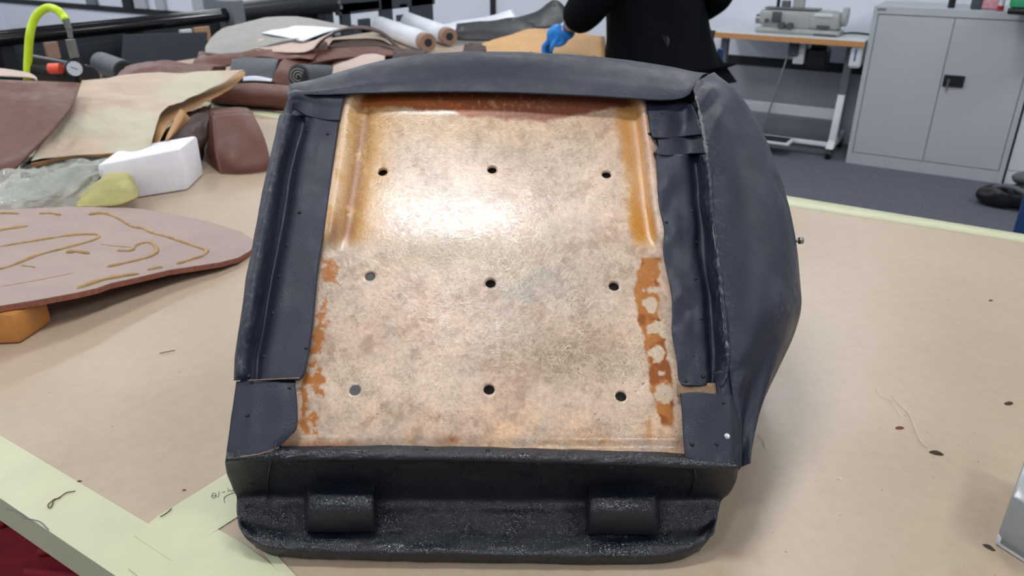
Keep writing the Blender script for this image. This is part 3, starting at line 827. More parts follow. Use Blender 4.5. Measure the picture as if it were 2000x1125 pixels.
# ------------------------------------------------------------------ ceiling lamps
hp = on_plane(890, 437, P0, ZS)
rd = (hp - CAM).normalized(); rf = rd - ZS * 2 * rd.dot(ZS)
lp = hp + rf * ((CEIL - 0.03 - hp.z) / rf.z)
k = 0
for iu in range(-6, 2):  # leftmost panels are added to brighten the far end of the wall
    for iv in range(-1, 3):
        cx, cy = lp.x + iu * 2.1, lp.y + iv * 1.9
        if not (U0 + .4 < cx < U1 - .4 and V0 + .4 < cy < V1 - .4): continue
        lampo = empty('ceiling_panel_lamp', (cx, cy, CEIL - 0.03), 'flat white ceiling panel lamp above the work tables', 'lamp', 'ceiling panel lamps')
        hx, hy = LAT * .27, FWD * .125
        cc = Vector((cx, cy, 0))
        q = [cc - hx * 1.08 - hy * 1.2, cc + hx * 1.08 - hy * 1.2, cc + hx * 1.08 + hy * 1.2, cc - hx * 1.08 + hy * 1.2]
        solid('lamp_frame', [p + UP * (CEIL - .028) for p in q], [p + UP * (CEIL - .001) for p in q], 'white_paint', None, None, .002, lampo)
        q = [cc - hx - hy, cc + hx - hy, cc + hx + hy, cc - hx + hy]
        solid('diffuser', [p + UP * (CEIL - .034) for p in q], [p + UP * (CEIL - .0285) for p in q], 'lamp_panel', None, None, 0, lampo)

# ------------------------------------------------------------------ work tables
t1 = empty('cutting_table', (0, 1.0, 0), 'long cutting table covered in brown paper with taped edges, holding the seat cushion', 'table')
TV0, TV1, TU0, TU1 = 0.262, 1.765, -3.1, 1.9
box('table_top', (TU0, TV0 + .004, TAB - .045), (TU1, TV1 - .004, TAB - .002), 'steel_grey_dark', t1)
box('paper_cover', (TU0, TV0, TAB - .003), (TU1, TV1, TAB), 'kraft_paper', t1)
for u in (TU0 + .2, -1.0, TU1 - .2):
    for v in (TV0 + .25, TV1 - .15):
        box('leg', (u - .03, v - .03, 0), (u + .03, v + .03, TAB - .045), 'blue_paint', t1)
# tape: along both long edges (wrapped over) and loose strips at the corner
box('edge_tape', (TU0, TV0 - .0008, TAB - .040), (TU1, TV0 + .059, TAB + .0006), 'masking_tape', t1, 0.0003)
n = 120
g = [[(TU0 + (TU1 - TU0) * i / n, TV1 + .001, TAB + .0006) for i in range(n + 1)], [(TU0 + (TU1 - TU0) * i / n, TV1 - .058 - .012 * float(fbm(i * .35, 2.0, 9, 3)) - .010 * math.sin(i * .22), TAB + .0006) for i in range(n + 1)]]
sheet('edge_tape', np.array(g), 'masking_tape', t1, .0006, None)
box('edge_tape', (TU0, TV1 - .001, TAB - .030), (TU1, TV1 + .0012, TAB + .0006), 'masking_tape', t1)
def flat(name, pts, z, mat, parent):
    return poly_prism(name, [on_z(x, y, TAB + z) for x, y in pts], .0005, mat, parent)
flat('tape_strip', [(262, 1046), (308, 1008), (380, 964), (456, 916), (500, 960), (478, 1000), (425, 1034), (336, 1096)], .0012, 'masking_tape', t1)
flat('tape_strip', [(250, 1110), (330, 1098), (426, 1034), (476, 1062), (530, 1102), (566, 1140), (600, 1200), (380, 1210)], .0017, 'masking_tape', t1)
flat('tape_strip', [(500, 1060), (520, 1062), (620, 1170), (590, 1180)], .0021, 'masking_tape', t1)
# pencil writing on the tape
for pl in ([(413, 968), (416, 963), (421, 964), (422, 970), (417, 973), (413, 970), (413, 968), (422, 968)], [(428, 960), (426, 971)], [(434, 962), (440, 960)], [(445, 953), (446, 960), (450, 956), (452, 961), (456, 955)], [(439, 982), (437, 974), (440, 969), (446, 966), (458, 962)]):
    tube('pencil_writing', [on_z(x, y, TAB + .0018) for x, y in pl], .00035, 'ink', t1, 5)

TB = empty('work_table', (-2.6, 2.5, 0), 'second paper-topped table piled with leather, behind the seat cushion', 'table')
box('table_top', (-3.3, 1.785, TAB - .05), (-1.6, 3.92, TAB - .004), 'steel_grey_dark', TB)
box('paper_cover', (-3.3, 1.785, TAB - .004), (-1.6, 3.92, TAB - .001), 'kraft_paper', TB)
for u in (-3.15, -1.75):
    for v in (1.95, 3.75): box('leg', (u - .03, v - .03, 0), (u + .03, v + .03, TAB - .05), 'blue_paint', TB)

# ------------------------------------------------------------------ things on the cutting table
def lat3(rows, n=6, m=6):
    return dense(np.array([[tuple(at_d(*p)) for p in r] for r in rows]), n, m)
def drape(name, rows, mat, label, cat, n=6, m=6, thick=.002, noise=.004, nscale=8, seed=0, group=None, floor=TAB + .001, parent=None):
    o = sheet(name, lat3(rows, n, m), mat, parent, thick, None, False, noise, nscale, seed, True, floor)
    if parent is None: tag(o, label, cat, group)
    return o
# tilted fibre board on a wooden block
A = at_d(0, 612, .969); B = on_z(500, 512, TAB + .011); Cc = at_d(100, 408, 1.435)
bn = (B - A).cross(Cc - A).normalized()
if bn.z < 0: bn = -bn
OUT = [(-150, 622), (0, 597), (80, 584), (150, 571), (190, 562), (215, 553), (270, 541), (330, 527), (390, 518), (430, 512), (465, 503), (488, 490), (497, 478), (494, 468), (470, 452), (435, 441), (400, 431), (350, 420), (300, 411), (255, 406), (200, 404), (130, 404), (0, 410), (-150, 420)]
brd = empty('fibre_board_panel', on_z(200, 600), 'thin pinkish fibre board with dried glue lines, propped up on a wooden block', 'board')
top = [on_plane(x, y, A, bn) for x, y in OUT]
low_ = [p - bn * .010 for p in top]
k = len(top)
pyobj('panel_face', [p + bn * .0 for p in top] + [p - bn * .0012 for p in top], [tuple(range(k))[::-1] if False else tuple(range(k)), tuple(range(k, 2 * k))[::-1]] + [(i, (i + 1) % k, (i + 1) % k + k, i + k) for i in range(k)], 'fibre_board', brd, False)
pyobj('panel_core', [p - bn * .0012 for p in top] + low_, [tuple(range(k)), tuple(range(k, 2 * k))[::-1]] + [(i, (i + 1) % k, (i + 1) % k + k, i + k) for i in range(k)], 'fibre_board_edge', brd, False)
GLUE = [[(0, 482), (60, 472), (130, 461), (176, 458), (194, 461), (180, 470), (130, 484), (70, 500), (20, 520), (-20, 530)],
        [(172, 420), (200, 417), (222, 423), (240, 432), (258, 443), (280, 447), (300, 456), (330, 464), (365, 476), (395, 486), (404, 491), (395, 500), (370, 508), (345, 516)],
        [(228, 490), (255, 490), (265, 480), (285, 474), (300, 478), (306, 490), (296, 500), (270, 508), (240, 515), (208, 522)],
        [(196, 477), (225, 481), (258, 483)], [(-10, 452), (25, 446), (55, 442)], [(75, 418), (100, 417), (120, 421)], [(128, 494), (150, 492), (176, 496)], [(150, 564), (190, 550), (230, 541), (272, 535)], [(288, 528), (305, 524), (318, 522)], [(40, 519), (60, 521), (70, 523)], [(-10, 418), (10, 417), (38, 418)], [(0, 560), (60, 550), (150, 532)]]
GR = [.0032, .0036, .0034, .0012, .0040, .0035, .0044, .0045, .0030, .0018, .0030, .0009]
random.seed(4)
for pl, r in zip(GLUE, GR):
    q = cr1(pl, 6)
    rr = [r * (.25 if i in (0, len(q) - 1) else (0.55 + 0.9 * float(fbm(i * .37, r * 1e4, 3, 3)))) for i in range(len(q))]
    tube('glue_bead', [on_plane(x, y, A, bn) for x, y in q], rr, 'glue', brd, 8)
wb0 = on_z(41, 672)
ud = (at_d(0, 640, .969) - at_d(41, 640, .969)).normalized()
wbp = [wb0, wb0 + LAT * -.07 + FWD * -.006, wb0 + LAT * -.06 + FWD * .07, wb0 + LAT * .01 + FWD * .07]
def board_z(p):                    # underside of the board above p
    return A.z - ((p - A).x * bn.x + (p - A).y * bn.y) / bn.z - .011 / bn.z
solid('wooden_block', [Vector((p.x, p.y, TAB + .0005)) for p in wbp], [Vector((p.x, p.y, board_z(Vector((p.x, p.y, A.z))) - .0005)) for p in wbp], 'block_wood', 'small varnished wooden block propping up the fibre board', 'block', .006)

# white foam block
fb = on_z(368, 372); fl = on_z(205, 398)
dv = (fl - fb); dpt = FWD * .13 + LAT * -.01
fbot = [fl, fb, fb + dpt, fl + dpt]
solid('foam_block', [p + UP * .0005 for p in fbot], [p + UP * h for p, h in zip(fbot, (.088, .100, .100, .092))], 'white_foam', 'white foam block under the brown paper parcel', 'foam', .008)

# tan-brown leather cushion pad, boxed, leaning beside the foam block
b0, b1 = on_z(437, 349), on_z(523, 337)
cpad = empty('leather_pad', b0, 'small boxed brown leather pad standing beside the white foam block', 'pad')
f0, f1 = at_d(440, 345, 1.87), at_d(522, 336, 1.88)
pts = [[(437, 347, 1.865), (465, 348, 1.86), (500, 345, 1.87), (523, 336, 1.885)], [(426, 315, 1.89), (458, 318, 1.87), (498, 316, 1.88), (526, 308, 1.90)], [(420, 270, 1.94), (450, 272, 1.93), (490, 270, 1.93), (514, 266, 1.95)], [(419, 226, 2.0), (440, 224, 2.0), (470, 222, 2.01), (494, 224, 2.02)]]
drape('front_panel', pts, 'brown_leather', None, None, 8, 8, .004, .0015, 20, 2, None, TAB + .001, cpad)
pts = [[(437, 347, 1.865), (420, 340, 1.93), (398, 322, 2.02)], [(426, 315, 1.89), (412, 305, 1.95), (394, 295, 2.04)], [(420, 270, 1.94), (410, 262, 2.0), (396, 252, 2.08)], [(419, 226, 2.0), (412, 221, 2.06), (400, 216, 2.14)]]
drape('side_panel', [r[::-1] for r in pts], 'brown_leather', None, None, 8, 8, .004, .0015, 20, 3, None, TAB + .001, cpad)
drape('top_panel', [[(419, 226, 2.0), (440, 224, 2.0), (470, 222, 2.01), (494, 224, 2.02)], [(400, 216, 2.14), (430, 214, 2.14), (460, 212, 2.15), (484, 214, 2.16)]], 'brown_leather', None, None, 6, 6, .004, .001, 20, 4, None, TAB + .001, cpad)
tube('piping', [at_d(*p) for p in [(437, 346, 1.862), (426, 314, 1.886), (420, 270, 1.936), (419, 227, 1.995)]], .004, 'brown_leather', cpad, 8, 5)

# brown paper parcel with pale tape, resting over the foam block and leather scraps
par = empty('paper_parcel', on_z(260, 330), 'crumpled brown paper parcel with pale tape lying over the white foam block', 'parcel')
topg = [[(60, 318, 1.62), (130, 306, 1.70), (200, 300, 1.72), (262, 296, 1.73), (290, 298, 1.74)],
        [(80, 285, 1.70), (150, 280, 1.74), (215, 276, 1.77), (270, 272, 1.78), (300, 268, 1.80)],
        [(110, 235, 1.82), (180, 232, 1.85), (240, 232, 1.87), (290, 226, 1.90), (318, 216, 1.93)],
        [(140, 190, 1.96), (210, 186, 2.0), (270, 186, 2.02), (335, 186, 2.05), (372, 190, 2.06)],
        [(155, 163, 2.08), (230, 158, 2.12), (300, 155, 2.16), (380, 150, 2.2), (440, 160, 2.2)],
        [(160, 158, 2.12), (240, 152, 2.18), (320, 146, 2.22), (400, 141, 2.28), (476, 134, 2.3)]]
drape('parcel_top', topg, 'bag_paper', None, None, 10, 10, .0012, .013, 11, 6, None, TAB + .001, par)
# front drop and the open right-hand mouth
drape('front_fold', [[(60, 318, 1.62), (130, 306, 1.70), (200, 300, 1.72), (262, 296, 1.73), (290, 298, 1.74)], [(62, 326, 1.63), (132, 312, 1.71), (200, 307, 1.73), (262, 306, 1.735), (288, 308, 1.745)]], 'bag_paper_inside', None, None, 6, 8, .001, .003, 12, 7, None, TAB + .001, par)
drape('mouth_lip', [[(300, 300, 1.76), (318, 262, 1.84), (340, 234, 1.95), (374, 214, 2.05), (410, 197, 2.13), (446, 178, 2.22), (479, 149, 2.31)], [(296, 290, 1.80), (310, 250, 1.88), (326, 224, 1.99), (356, 205, 2.08), (396, 186, 2.17), (438, 168, 2.26), (474, 141, 2.35)], [(250, 280, 1.86), (262, 246, 1.92), (280, 222, 2.02), (306, 206, 2.11), (340, 192, 2.2), (380, 176, 2.29), (420, 160, 2.38)]], 'bag_paper_inside', None, None, 6, 8, .001, .004, 14, 8, None, TAB + .001, par)
drape('torn_flap', [[(322, 275, 1.80), (340, 235, 1.9), (352, 212, 1.96)], [(330, 272, 1.81), (352, 240, 1.9), (362, 220, 1.96)], [(316, 282, 1.82), (346, 262, 1.9), (372, 232, 1.97)]], 'bag_paper_inside', None, None, 5, 6, .001, .004, 20, 9, None, TAB + .001, par)
for poly in ([(150, 215), (215, 200), (260, 205), (255, 225), (210, 250), (150, 240)], [(290, 168), (370, 150), (380, 162), (330, 180), (292, 182)], [(170, 260), (215, 250), (230, 275), (140, 292)]):
    pass
# dark leather scraps stuffed under the parcel
drape('leather_scrap', [[(300, 322, 1.86), (340, 330, 1.88), (375, 332, 1.92), (398, 312, 1.98)], [(310, 285, 1.88), (350, 285, 1.90), (385, 280, 1.95), (405, 262, 2.0)], [(330, 250, 1.98), (365, 240, 2.0), (395, 228, 2.05), (412, 215, 2.1)], [(350, 225, 2.1), (380, 215, 2.12), (400, 208, 2.16), (414, 205, 2.2)]], 'dark_brown_leather', 'bunched dark brown leather scrap under the open end of the paper parcel', 'leather', 8, 8, .003, .014, 16, 11)
drape('leather_scrap', [[(40, 352, 1.72), (110, 336, 1.78), (180, 330, 1.8), (215, 326, 1.84)], [(40, 325, 1.76), (110, 322, 1.82), (180, 318, 1.86), (215, 315, 1.9)], [(50, 310, 1.9), (110, 305, 1.95), (180, 300, 2.0), (215, 296, 2.05)]], 'dark_brown_leather', 'flat dark leather offcut in the gap between brown leather sheet and foam block', 'leather', 8, 8, .004, .004, 16, 12)
# big brown leather sheet hanging in from the left
drape('leather_sheet', [[(-120, 140, 1.98), (-40, 150, 1.96), (40, 156, 1.95), (110, 158, 1.97), (156, 160, 1.98)], [(-130, 200, 1.86), (-50, 205, 1.84), (30, 206, 1.82), (95, 208, 1.82), (140, 206, 1.83)], [(-150, 270, 1.72), (-70, 272, 1.70), (0, 272, 1.69), (50, 266, 1.69), (98, 258, 1.70)], [(-160, 330, 1.62), (-90, 330, 1.61), (-30, 326, 1.60), (10, 318, 1.61), (56, 304, 1.63)], [(-170, 380, 1.57), (-100, 380, 1.56), (-50, 376, 1.56), (-22, 370, 1.57), (10, 352, 1.58)]],
      'brown_leather', 'smooth reddish brown leather sheet at the left edge, nearest of the leather pieces', 'leather', 8, 8, .004, .006, 7, 13)
drape('leather_sheet', [[(150, 214, 1.96), (175, 226, 1.94), (208, 240, 1.92)], [(118, 252, 1.84), (150, 256, 1.84), (186, 252, 1.86)], [(88, 284, 1.76), (118, 284, 1.76), (150, 276, 1.78)], [(50, 318, 1.69), (80, 312, 1.69), (106, 306, 1.71)]], 'brown_leather', 'narrow folded brown leather flap on top of the paper parcel', 'leather', 8, 8, .005, .006, 14, 14)
drape('leather_sheet', [[(-60, 146, 1.99), (0, 148, 1.98), (60, 153, 1.97), (72, 158, 1.97)], [(-60, 136, 2.1), (0, 140, 2.1), (55, 146, 2.1), (70, 151, 2.1)], [(-60, 132, 2.2), (0, 136, 2.2), (50, 142, 2.2), (66, 148, 2.2)]], 'suede', 'pale suede underside of leather showing below the lime hose', 'leather', 6, 6, .003, .003, 14, 15)
# clear bag and yellow wadding
drape('plastic_bag', [[(-60, 424, 1.45), (0, 418, 1.45), (50, 412, 1.47), (90, 410, 1.48), (130, 402, 1.50), (170, 388, 1.53)], [(-60, 392, 1.47), (0, 392, 1.46), (50, 388, 1.48), (100, 378, 1.50), (150, 364, 1.54), (190, 352, 1.60)], [(-60, 362, 1.52), (0, 360, 1.52), (60, 350, 1.54), (110, 345, 1.57), (165, 335, 1.62), (205, 330, 1.66)], [(-60, 340, 1.6), (0, 336, 1.6), (60, 328, 1.62), (110, 322, 1.66), (160, 312, 1.69), (208, 309, 1.70)], [(-60, 346, 1.7), (0, 340, 1.7), (60, 332, 1.7), (110, 328, 1.72), (160, 320, 1.74), (200, 318, 1.74)]],
      'clear_film', 'crumpled clear plastic bag in front of the white foam block', 'plastic bag', 14, 14, .0006, .020, 24, 16)
drape('foam_offcut', [[(150, 406, 1.47), (190, 404, 1.48), (230, 402, 1.49), (258, 392, 1.51), (264, 380, 1.54)], [(150, 398, 1.49), (188, 386, 1.50), (226, 378, 1.51), (254, 368, 1.53), (264, 366, 1.57)], [(160, 388, 1.53), (200, 360, 1.54), (225, 352, 1.55), (248, 350, 1.58), (260, 356, 1.61)], [(180, 385, 1.58), (205, 352, 1.6), (226, 345, 1.61), (246, 346, 1.63), (256, 352, 1.65)], [(190, 392, 1.62), (210, 372, 1.65), (228, 370, 1.66), (246, 370, 1.67), (256, 372, 1.68)]],
      'yellow_foam', 'lump of yellowish foam beside the clear plastic bag', 'foam', 7, 7, .006, .006, 22, 17)

# clear-walled box at the right edge
pb = empty('plastic_box', on_z(1960, 1070), 'grey translucent plastic box corner at the right edge of the table', 'box')
c0 = on_z(1943, 1062, TAB + .001); c1 = on_z(2080, 1150, TAB + .001); c2 = on_z(1934, 1000, TAB + .001); c3 = on_z(2060, 930, TAB + .001)
bt = [c0, c1, c1 + (c3 - c2), c3]; 
dd = FWD * .09 + LAT * .075
bt = [c0, c1, c1 + dd, c0 + dd]
solid('box_body', bt, [p + UP * .06 for p in bt], 'grey_film', None, None, .004, pb)
solid('box_foot', [p - UP * .0005 for p in bt], [p + UP * .012 for p in bt], 'white_wrap', None, None, .002, pb)

# loose threads and chips lying on the table
def thread(pts, r, label, mat='thread_brown', z=.0015):
    q = cr1(pts, 6)
    tag(tube('thread', [on_z(x, y, TAB + z + r) for x, y in q], r, mat, None, 5), label, 'thread', 'loose threads on the table')
thread([(147, 959), (130, 962), (118, 970), (103, 978), (95, 984), (94, 990), (99, 991), (103, 984), (104, 976), (118, 972)], .0006, 'looped brown thread on the pale tape at lower left')
thread([(313, 1009), (322, 1004), (330, 998), (335, 993)], .0006, 'short brown thread at the corner of the tape strips', z=.002)
thread([(12, 993), (30, 1000), (45, 1011), (65, 1015), (80, 1020), (95, 1035)], .0005, 'wavy grey thread along the lower left tape edge', 'ink')
thread([(1742, 772), (1760, 793), (1775, 808), (1785, 830), (1792, 850), (1802, 866), (1812, 874)], .0005, 'pale wavy thread on the bare paper to the right', 'chip_pale')
thread([(1710, 758), (1722, 774), (1740, 782), (1752, 800), (1760, 814)], .0004, 'pale kinked thread beside the brown chip', 'chip_pale')
thread([(312, 690), (326, 687), (342, 684)], .0006, 'short dark fibre between the wooden block and the seat')
thread([(1480, 850), (1492, 862), (1496, 874)], .0005, 'pale curved fibre at the right foot of the seat', 'chip_pale')
def chip(x, y, s, label, mat='chip_dark', a=0.0):
    c = on_z(x, y, TAB + .0004)
    bm = bmesh.new()
    q = [(-1, -.3), (-.2, -.5), (.8, -.25), (1, .15), (.1, .5), (-.7, .3)]
    ca, sa = math.cos(a), math.sin(a)
    P = [c + LAT * (s * (u * ca - v * sa)) + FWD * (s * (u * sa + v * ca)) for u, v in q]
    vs = [bm.verts.new(p) for p in P]; tp = [bm.verts.new(p * .4 + c * .6 + UP * s * .35) for p in P]
    bm.faces.new(vs[::-1]); bm.faces.new(tp)
    for i in range(6): bm.faces.new((vs[i], vs[(i + 1) % 6], tp[(i + 1) % 6], tp[i]))
    tag(bmobj('debris_chip', bm, mat, None), label, 'debris', 'debris chips on the table')
chip(1829, 885, .008, 'dark sliver at the end of the pale wavy thread', a=-.5)
chip(1757, 836, .006, 'rounded brown chip on the bare paper to the right', 'rust')
chip(1970, 788, .007, 'dark splinter near the right edge of the table', a=.2)
chip(1932, 1069, .006, 'small dark splinter beside the plastic box', a=-1.0)
chip(1935, 587, .004, 'tiny dark speck far right on the paper')
chip(392, 1067, .0035, 'dark speck on the lower tape strip', 'ink', 1.0)
chip(308, 1108, .003, 'dark speck at the bottom edge of the tape')
chip(360, 957, .0025, 'tiny brown crumb on paper beside the tape corner', 'rust')
chip(155, 940, .003, 'thin brown crumb on the tape border', a=.1)
chip(1640, 935, .003, 'pale crumb on the paper right of the seat', 'chip_pale')

# red covered stool pushed under the near left edge
st = on_z(-40, 1150, .60); st = Vector((st.x, st.y, 0))
stl = empty('stool', st, 'red fabric stool pushed under the near edge of the table', 'stool')
V, F = tubegeo([st + UP * z for z in (.555, .56, .58, .615, .63, .635)], [.15, .175, .185, .18, .16, .05], 28)
pyobj('seat', V, F, 'red_fabric', stl)
for k in range(14):
    a = 2 * math.pi * k / 14
    tube('cushion_pleat', [st + Vector((math.cos(a) * r, math.sin(a) * r, z)) for r, z in ((.186, .578), (.184, .6), (.178, .622), (.15, .638), (.08, .64))], .006, 'red_fabric', stl, 6, 3)
for k in range(4):
    a = math.pi / 4 + k * math.pi / 2
    d = Vector((math.cos(a), math.sin(a), 0))
    cyl('leg', st + d * .17, st + d * .11 + UP * .556, .014, 'black_metal', stl)

# ------------------------------------------------------------------ air regulator with lime hose, between the tables
D0 = 2.2
reg = empty('air_regulator', on_z(110, 200), 'black air regulator with orange knob, pressure gauge and lime yellow hose', 'regulator')
hose = [(54, 250, D0), (54, 150, D0), (55, 110, D0), (58, 70, D0), (64, 45, D0 + .01), (76, 25, D0 + .015), (94, 15, D0 + .02), (112, 20, D0 + .015), (124, 32, D0 + .01), (129, 40, D0)]
tube('hose', [at_d(*p) for p in hose], .0108, 'hose_lime', reg, 14, 6)
P_ = lambda x, y, d=D0: at_d(x, y, d)
cyl('ferrule', P_(128, 37), P_(135, 57), .0085, 'dull_metal', reg, 14)
cyl('connector', P_(135, 57), P_(138, 74), .0068, 'metal', reg, 12)
cyl('coupling', P_(137, 77), P_(146, 112), .0125, 'dull_metal', reg, 14)
cyl('neck', P_(146, 112), P_(150, 160), .010, 'black_plastic', reg, 12)
cyl('regulator_body', P_(64, 132, D0 + .03), P_(160, 150, D0 + .03), .036, 'black_plastic', reg, 20)
kb = cyl('knob', P_(97, 134, D0 - .02), P_(119, 134, D0 - .02), .0145, 'orange_plastic', reg, 20)
gc = P_(145, 134, D0 - .03); gd = (CAM - gc).normalized()
gd = (gd + LAT * .15).normalized()
gau = cyl('gauge', gc - gd * .012, gc + gd * .006, .0235, 'black_plastic', reg, 28)
cyl('gauge_face', gc + gd * .0062, gc + gd * .0072, .0195, 'gauge_face', gau, 28)
sx = gd.cross(UP).normalized(); sy = sx.cross(gd)
tube('needle', [gc + gd * .008 - sx * .007 - sy * .003, gc + gd * .008 + sx * .009 + sy * .006], .0008, 'black_plastic', gau, 6)
for k in range(9):
    a = math.radians(-220 + k * 32.5)
    tube('gauge_mark', [gc + gd * .008 + (sx * math.cos(a) - sy * math.sin(a)) * .0155, gc + gd * .008 + (sx * math.cos(a) - sy * math.sin(a)) * .0178], .0005, 'black_plastic', gau, 5)
cyl('stand_post', Vector((P_(110, 150, D0 + .03).x, P_(110, 150, D0 + .03).y, TAB)), P_(110, 150, D0 + .03), .012, 'black_metal', reg)

# ------------------------------------------------------------------ the pile of hides on the second table
H = 'hides piled on the second table'
drape('leather_roll', [[(425, 168, 2.66), (470, 163, 2.66), (520, 164, 2.66), (575, 168, 2.64)], [(420, 180, 2.62), (470, 176, 2.62), (525, 178, 2.61), (572, 185, 2.60)], [(414, 192, 2.62), (470, 192, 2.61), (530, 196, 2.60), (566, 203, 2.60)], [(412, 200, 2.65), (470, 205, 2.63), (530, 212, 2.62), (562, 218, 2.62)], [(414, 200, 2.75), (470, 204, 2.74), (530, 210, 2.74), (562, 214, 2.74)]], 'brown_leather', 'brown leather roll at the near edge of the second table', 'leather', 8, 8, .006, .004, 10, 41, H)
drape('folded_vinyl', [[(448, 158, 2.72), (490, 156, 2.72), (535, 156, 2.72)], [(452, 130, 2.78), (495, 128, 2.78), (542, 126, 2.78)], [(458, 108, 2.9), (498, 106, 2.9), (550, 110, 2.9)]], 'charcoal_vinyl', 'folded charcoal vinyl between the brown leather roll and the hides', 'vinyl', 8, 8, .006, .004, 10, 42, H)
drape('white_paper_layer', [[(474, 158, 2.70), (500, 158, 2.70), (534, 160, 2.70)], [(476, 150, 2.71), (502, 149, 2.71), (534, 155, 2.71)]], 'white_sheet', 'sliver of white sheet under the charcoal vinyl', 'paper', 5, 5, .002, .002, 10, 43, H)
drape('leather_sheet', [[(530, 160, 2.70), (548, 168, 2.70), (572, 170, 2.70)], [(540, 138, 2.74), (556, 140, 2.74), (576, 145, 2.74)], [(556, 118, 2.82), (578, 122, 2.82), (602, 128, 2.82)], [(600, 105, 2.92), (640, 108, 2.92), (672, 116, 2.92)], [(690, 94, 3.0), (720, 100, 3.0), (750, 110, 2.98)], [(770, 92, 3.1), (780, 100, 3.08), (790, 112, 3.04)]], 'brown_leather', 'brown leather sheet wrapping over the charcoal roll', 'leather', 8, 8, .005, .004, 8, 44, H)
ra, rb = at_d(584, 150, 2.68), at_d(664, 150, 2.95)
rl = empty('vinyl_roll', ra - UP * .05, 'short charcoal grey vinyl roll with dark end on the second table', 'roll', H)
cyl('roll_body', ra, rb, .042, 'charcoal_vinyl', rl, 24)
cyl('roll_end', ra - (rb - ra).normalized() * .004, ra, .034, 'black_vinyl', rl, 24)
tube('spiral_edge', [ra - (rb - ra).normalized() * .006 + LAT * (.030 * (1 - t / 40) * math.cos(t * .5)) + UP * (.030 * (1 - t / 40) * math.sin(t * .5)) for t in range(34)], .002, 'grey_hide', rl, 5)
for px_, d_, wd, dp, hh, lb in ((690, 3.02, .29, .40, .105, 'folded brown leather stack at the base of the pile, right half'), (520, 3.05, .29, .45, .12, 'folded brown leather stack at the base of the pile, left half')):
    c_ = at_d(px_, 120, d_); c_.z = TAB
    q = [c_ - LAT * wd / 2, c_ + LAT * wd / 2, c_ + LAT * wd / 2 + FWD * dp, c_ - LAT * wd / 2 + FWD * dp]
    solid('leather_stack', [p + UP * .001 for p in q], [p + UP * hh for p in q], 'brown_leather', lb, 'leather', .02, None, H, 4)
drape('suede_leather', [[(640, 146, 2.82), (680, 146, 2.82), (720, 138, 2.84), (752, 126, 2.86)], [(640, 138, 2.86), (676, 130, 2.86), (720, 122, 2.88), (752, 116, 2.9)], [(655, 126, 2.95), (690, 116, 2.95), (726, 108, 2.96), (752, 112, 2.96)]], 'suede', 'off-white suede backed leather above the charcoal roll', 'leather', 8, 8, .006, .004, 18, 45, H)
drape('grey_hide', [[(402, 106, 2.9), (440, 108, 2.88), (480, 106, 2.88), (500, 96, 2.9)], [(404, 90, 2.98), (440, 86, 2.96), (490, 84, 2.96), (560, 82, 2.95), ][:4], [(424, 66, 3.1), (470, 62, 3.1), (540, 62, 3.1), (620, 72, 3.1)], [(470, 48, 3.3), (520, 42, 3.3), (580, 46, 3.3), (680, 60, 3.3)], [(520, 36, 3.45), (560, 33, 3.45), (600, 36, 3.45), (700, 58, 3.42)]], 'grey_hide', 'large grey hide domed over the top of the leather pile', 'hide', 8, 8, .006, .006, 6, 46, H)
drape('paper_sheet', [[(510, 65, 3.02), (550, 72, 3.0), (592, 81, 2.98)], [(540, 56, 3.12), (590, 60, 3.1), (630, 66, 3.08)], [(568, 50, 3.22), (620, 52, 3.2), (662, 56, 3.18)]], 'white_sheet', 'white paper sheet lying on top of the grey hide', 'paper', 5, 5, .001, .001, 6, 47)
drape('leather_sheet', [[(500, 100, 2.88), (540, 104, 2.87), (588, 104, 2.86), (612, 96, 2.88)], [(500, 88, 2.94), (545, 92, 2.92), (588, 96, 2.9), (626, 80, 2.92)], [(508, 74, 3.0), (550, 80, 2.98), (594, 86, 2.96), (650, 64, 2.98)]], 'suede', 'greyish leather flesh side folded at the front of the pile', 'leather', 8, 8, .004, .003, 14, 48, H)
drape('leather_sheet', [[(378, 128, 2.84), (420, 130, 2.82), (455, 126, 2.82), (500, 112, 2.84), (560, 118, 2.82), (610, 116, 2.82)], [(384, 115, 2.88), (420, 112, 2.86), (460, 108, 2.86), (510, 102, 2.88), (560, 108, 2.86), (616, 108, 2.86)], [(390, 104, 2.95), (430, 102, 2.94), (470, 98, 2.94), (520, 94, 2.95), (570, 98, 2.94), (620, 100, 2.94)]], 'brown_leather', 'crumpled reddish leather layer under the grey hide', 'leather', 8, 8, .006, .010, 16, 49, H)
drape('dark_hide', [[(612, 108, 2.90), (622, 86, 2.96), (645, 68, 3.04), (690, 58, 3.14), (740, 66, 3.16), (770, 92, 3.12), (786, 110, 3.08)], [(614, 108, 3.1), (628, 84, 3.16), (654, 64, 3.24), (700, 54, 3.34), (745, 62, 3.36), (772, 88, 3.32), (786, 104, 3.28)]], 'dark_brown_leather', 'dark brown hide arching over the right end of the pile', 'hide', 6, 8, .006, .004, 10, 50, H)
drape('dark_hide', [[(640, 98, 2.98), (690, 96, 3.02), (740, 96, 3.06), (776, 104, 3.06)], [(650, 84, 3.1), (695, 80, 3.14), (738, 82, 3.18), (770, 96, 3.18)]], 'dark_brown_leather', 'dark hide folded inside the arched brown hide', 'hide', 5, 6, .01, .004, 10, 51, H)
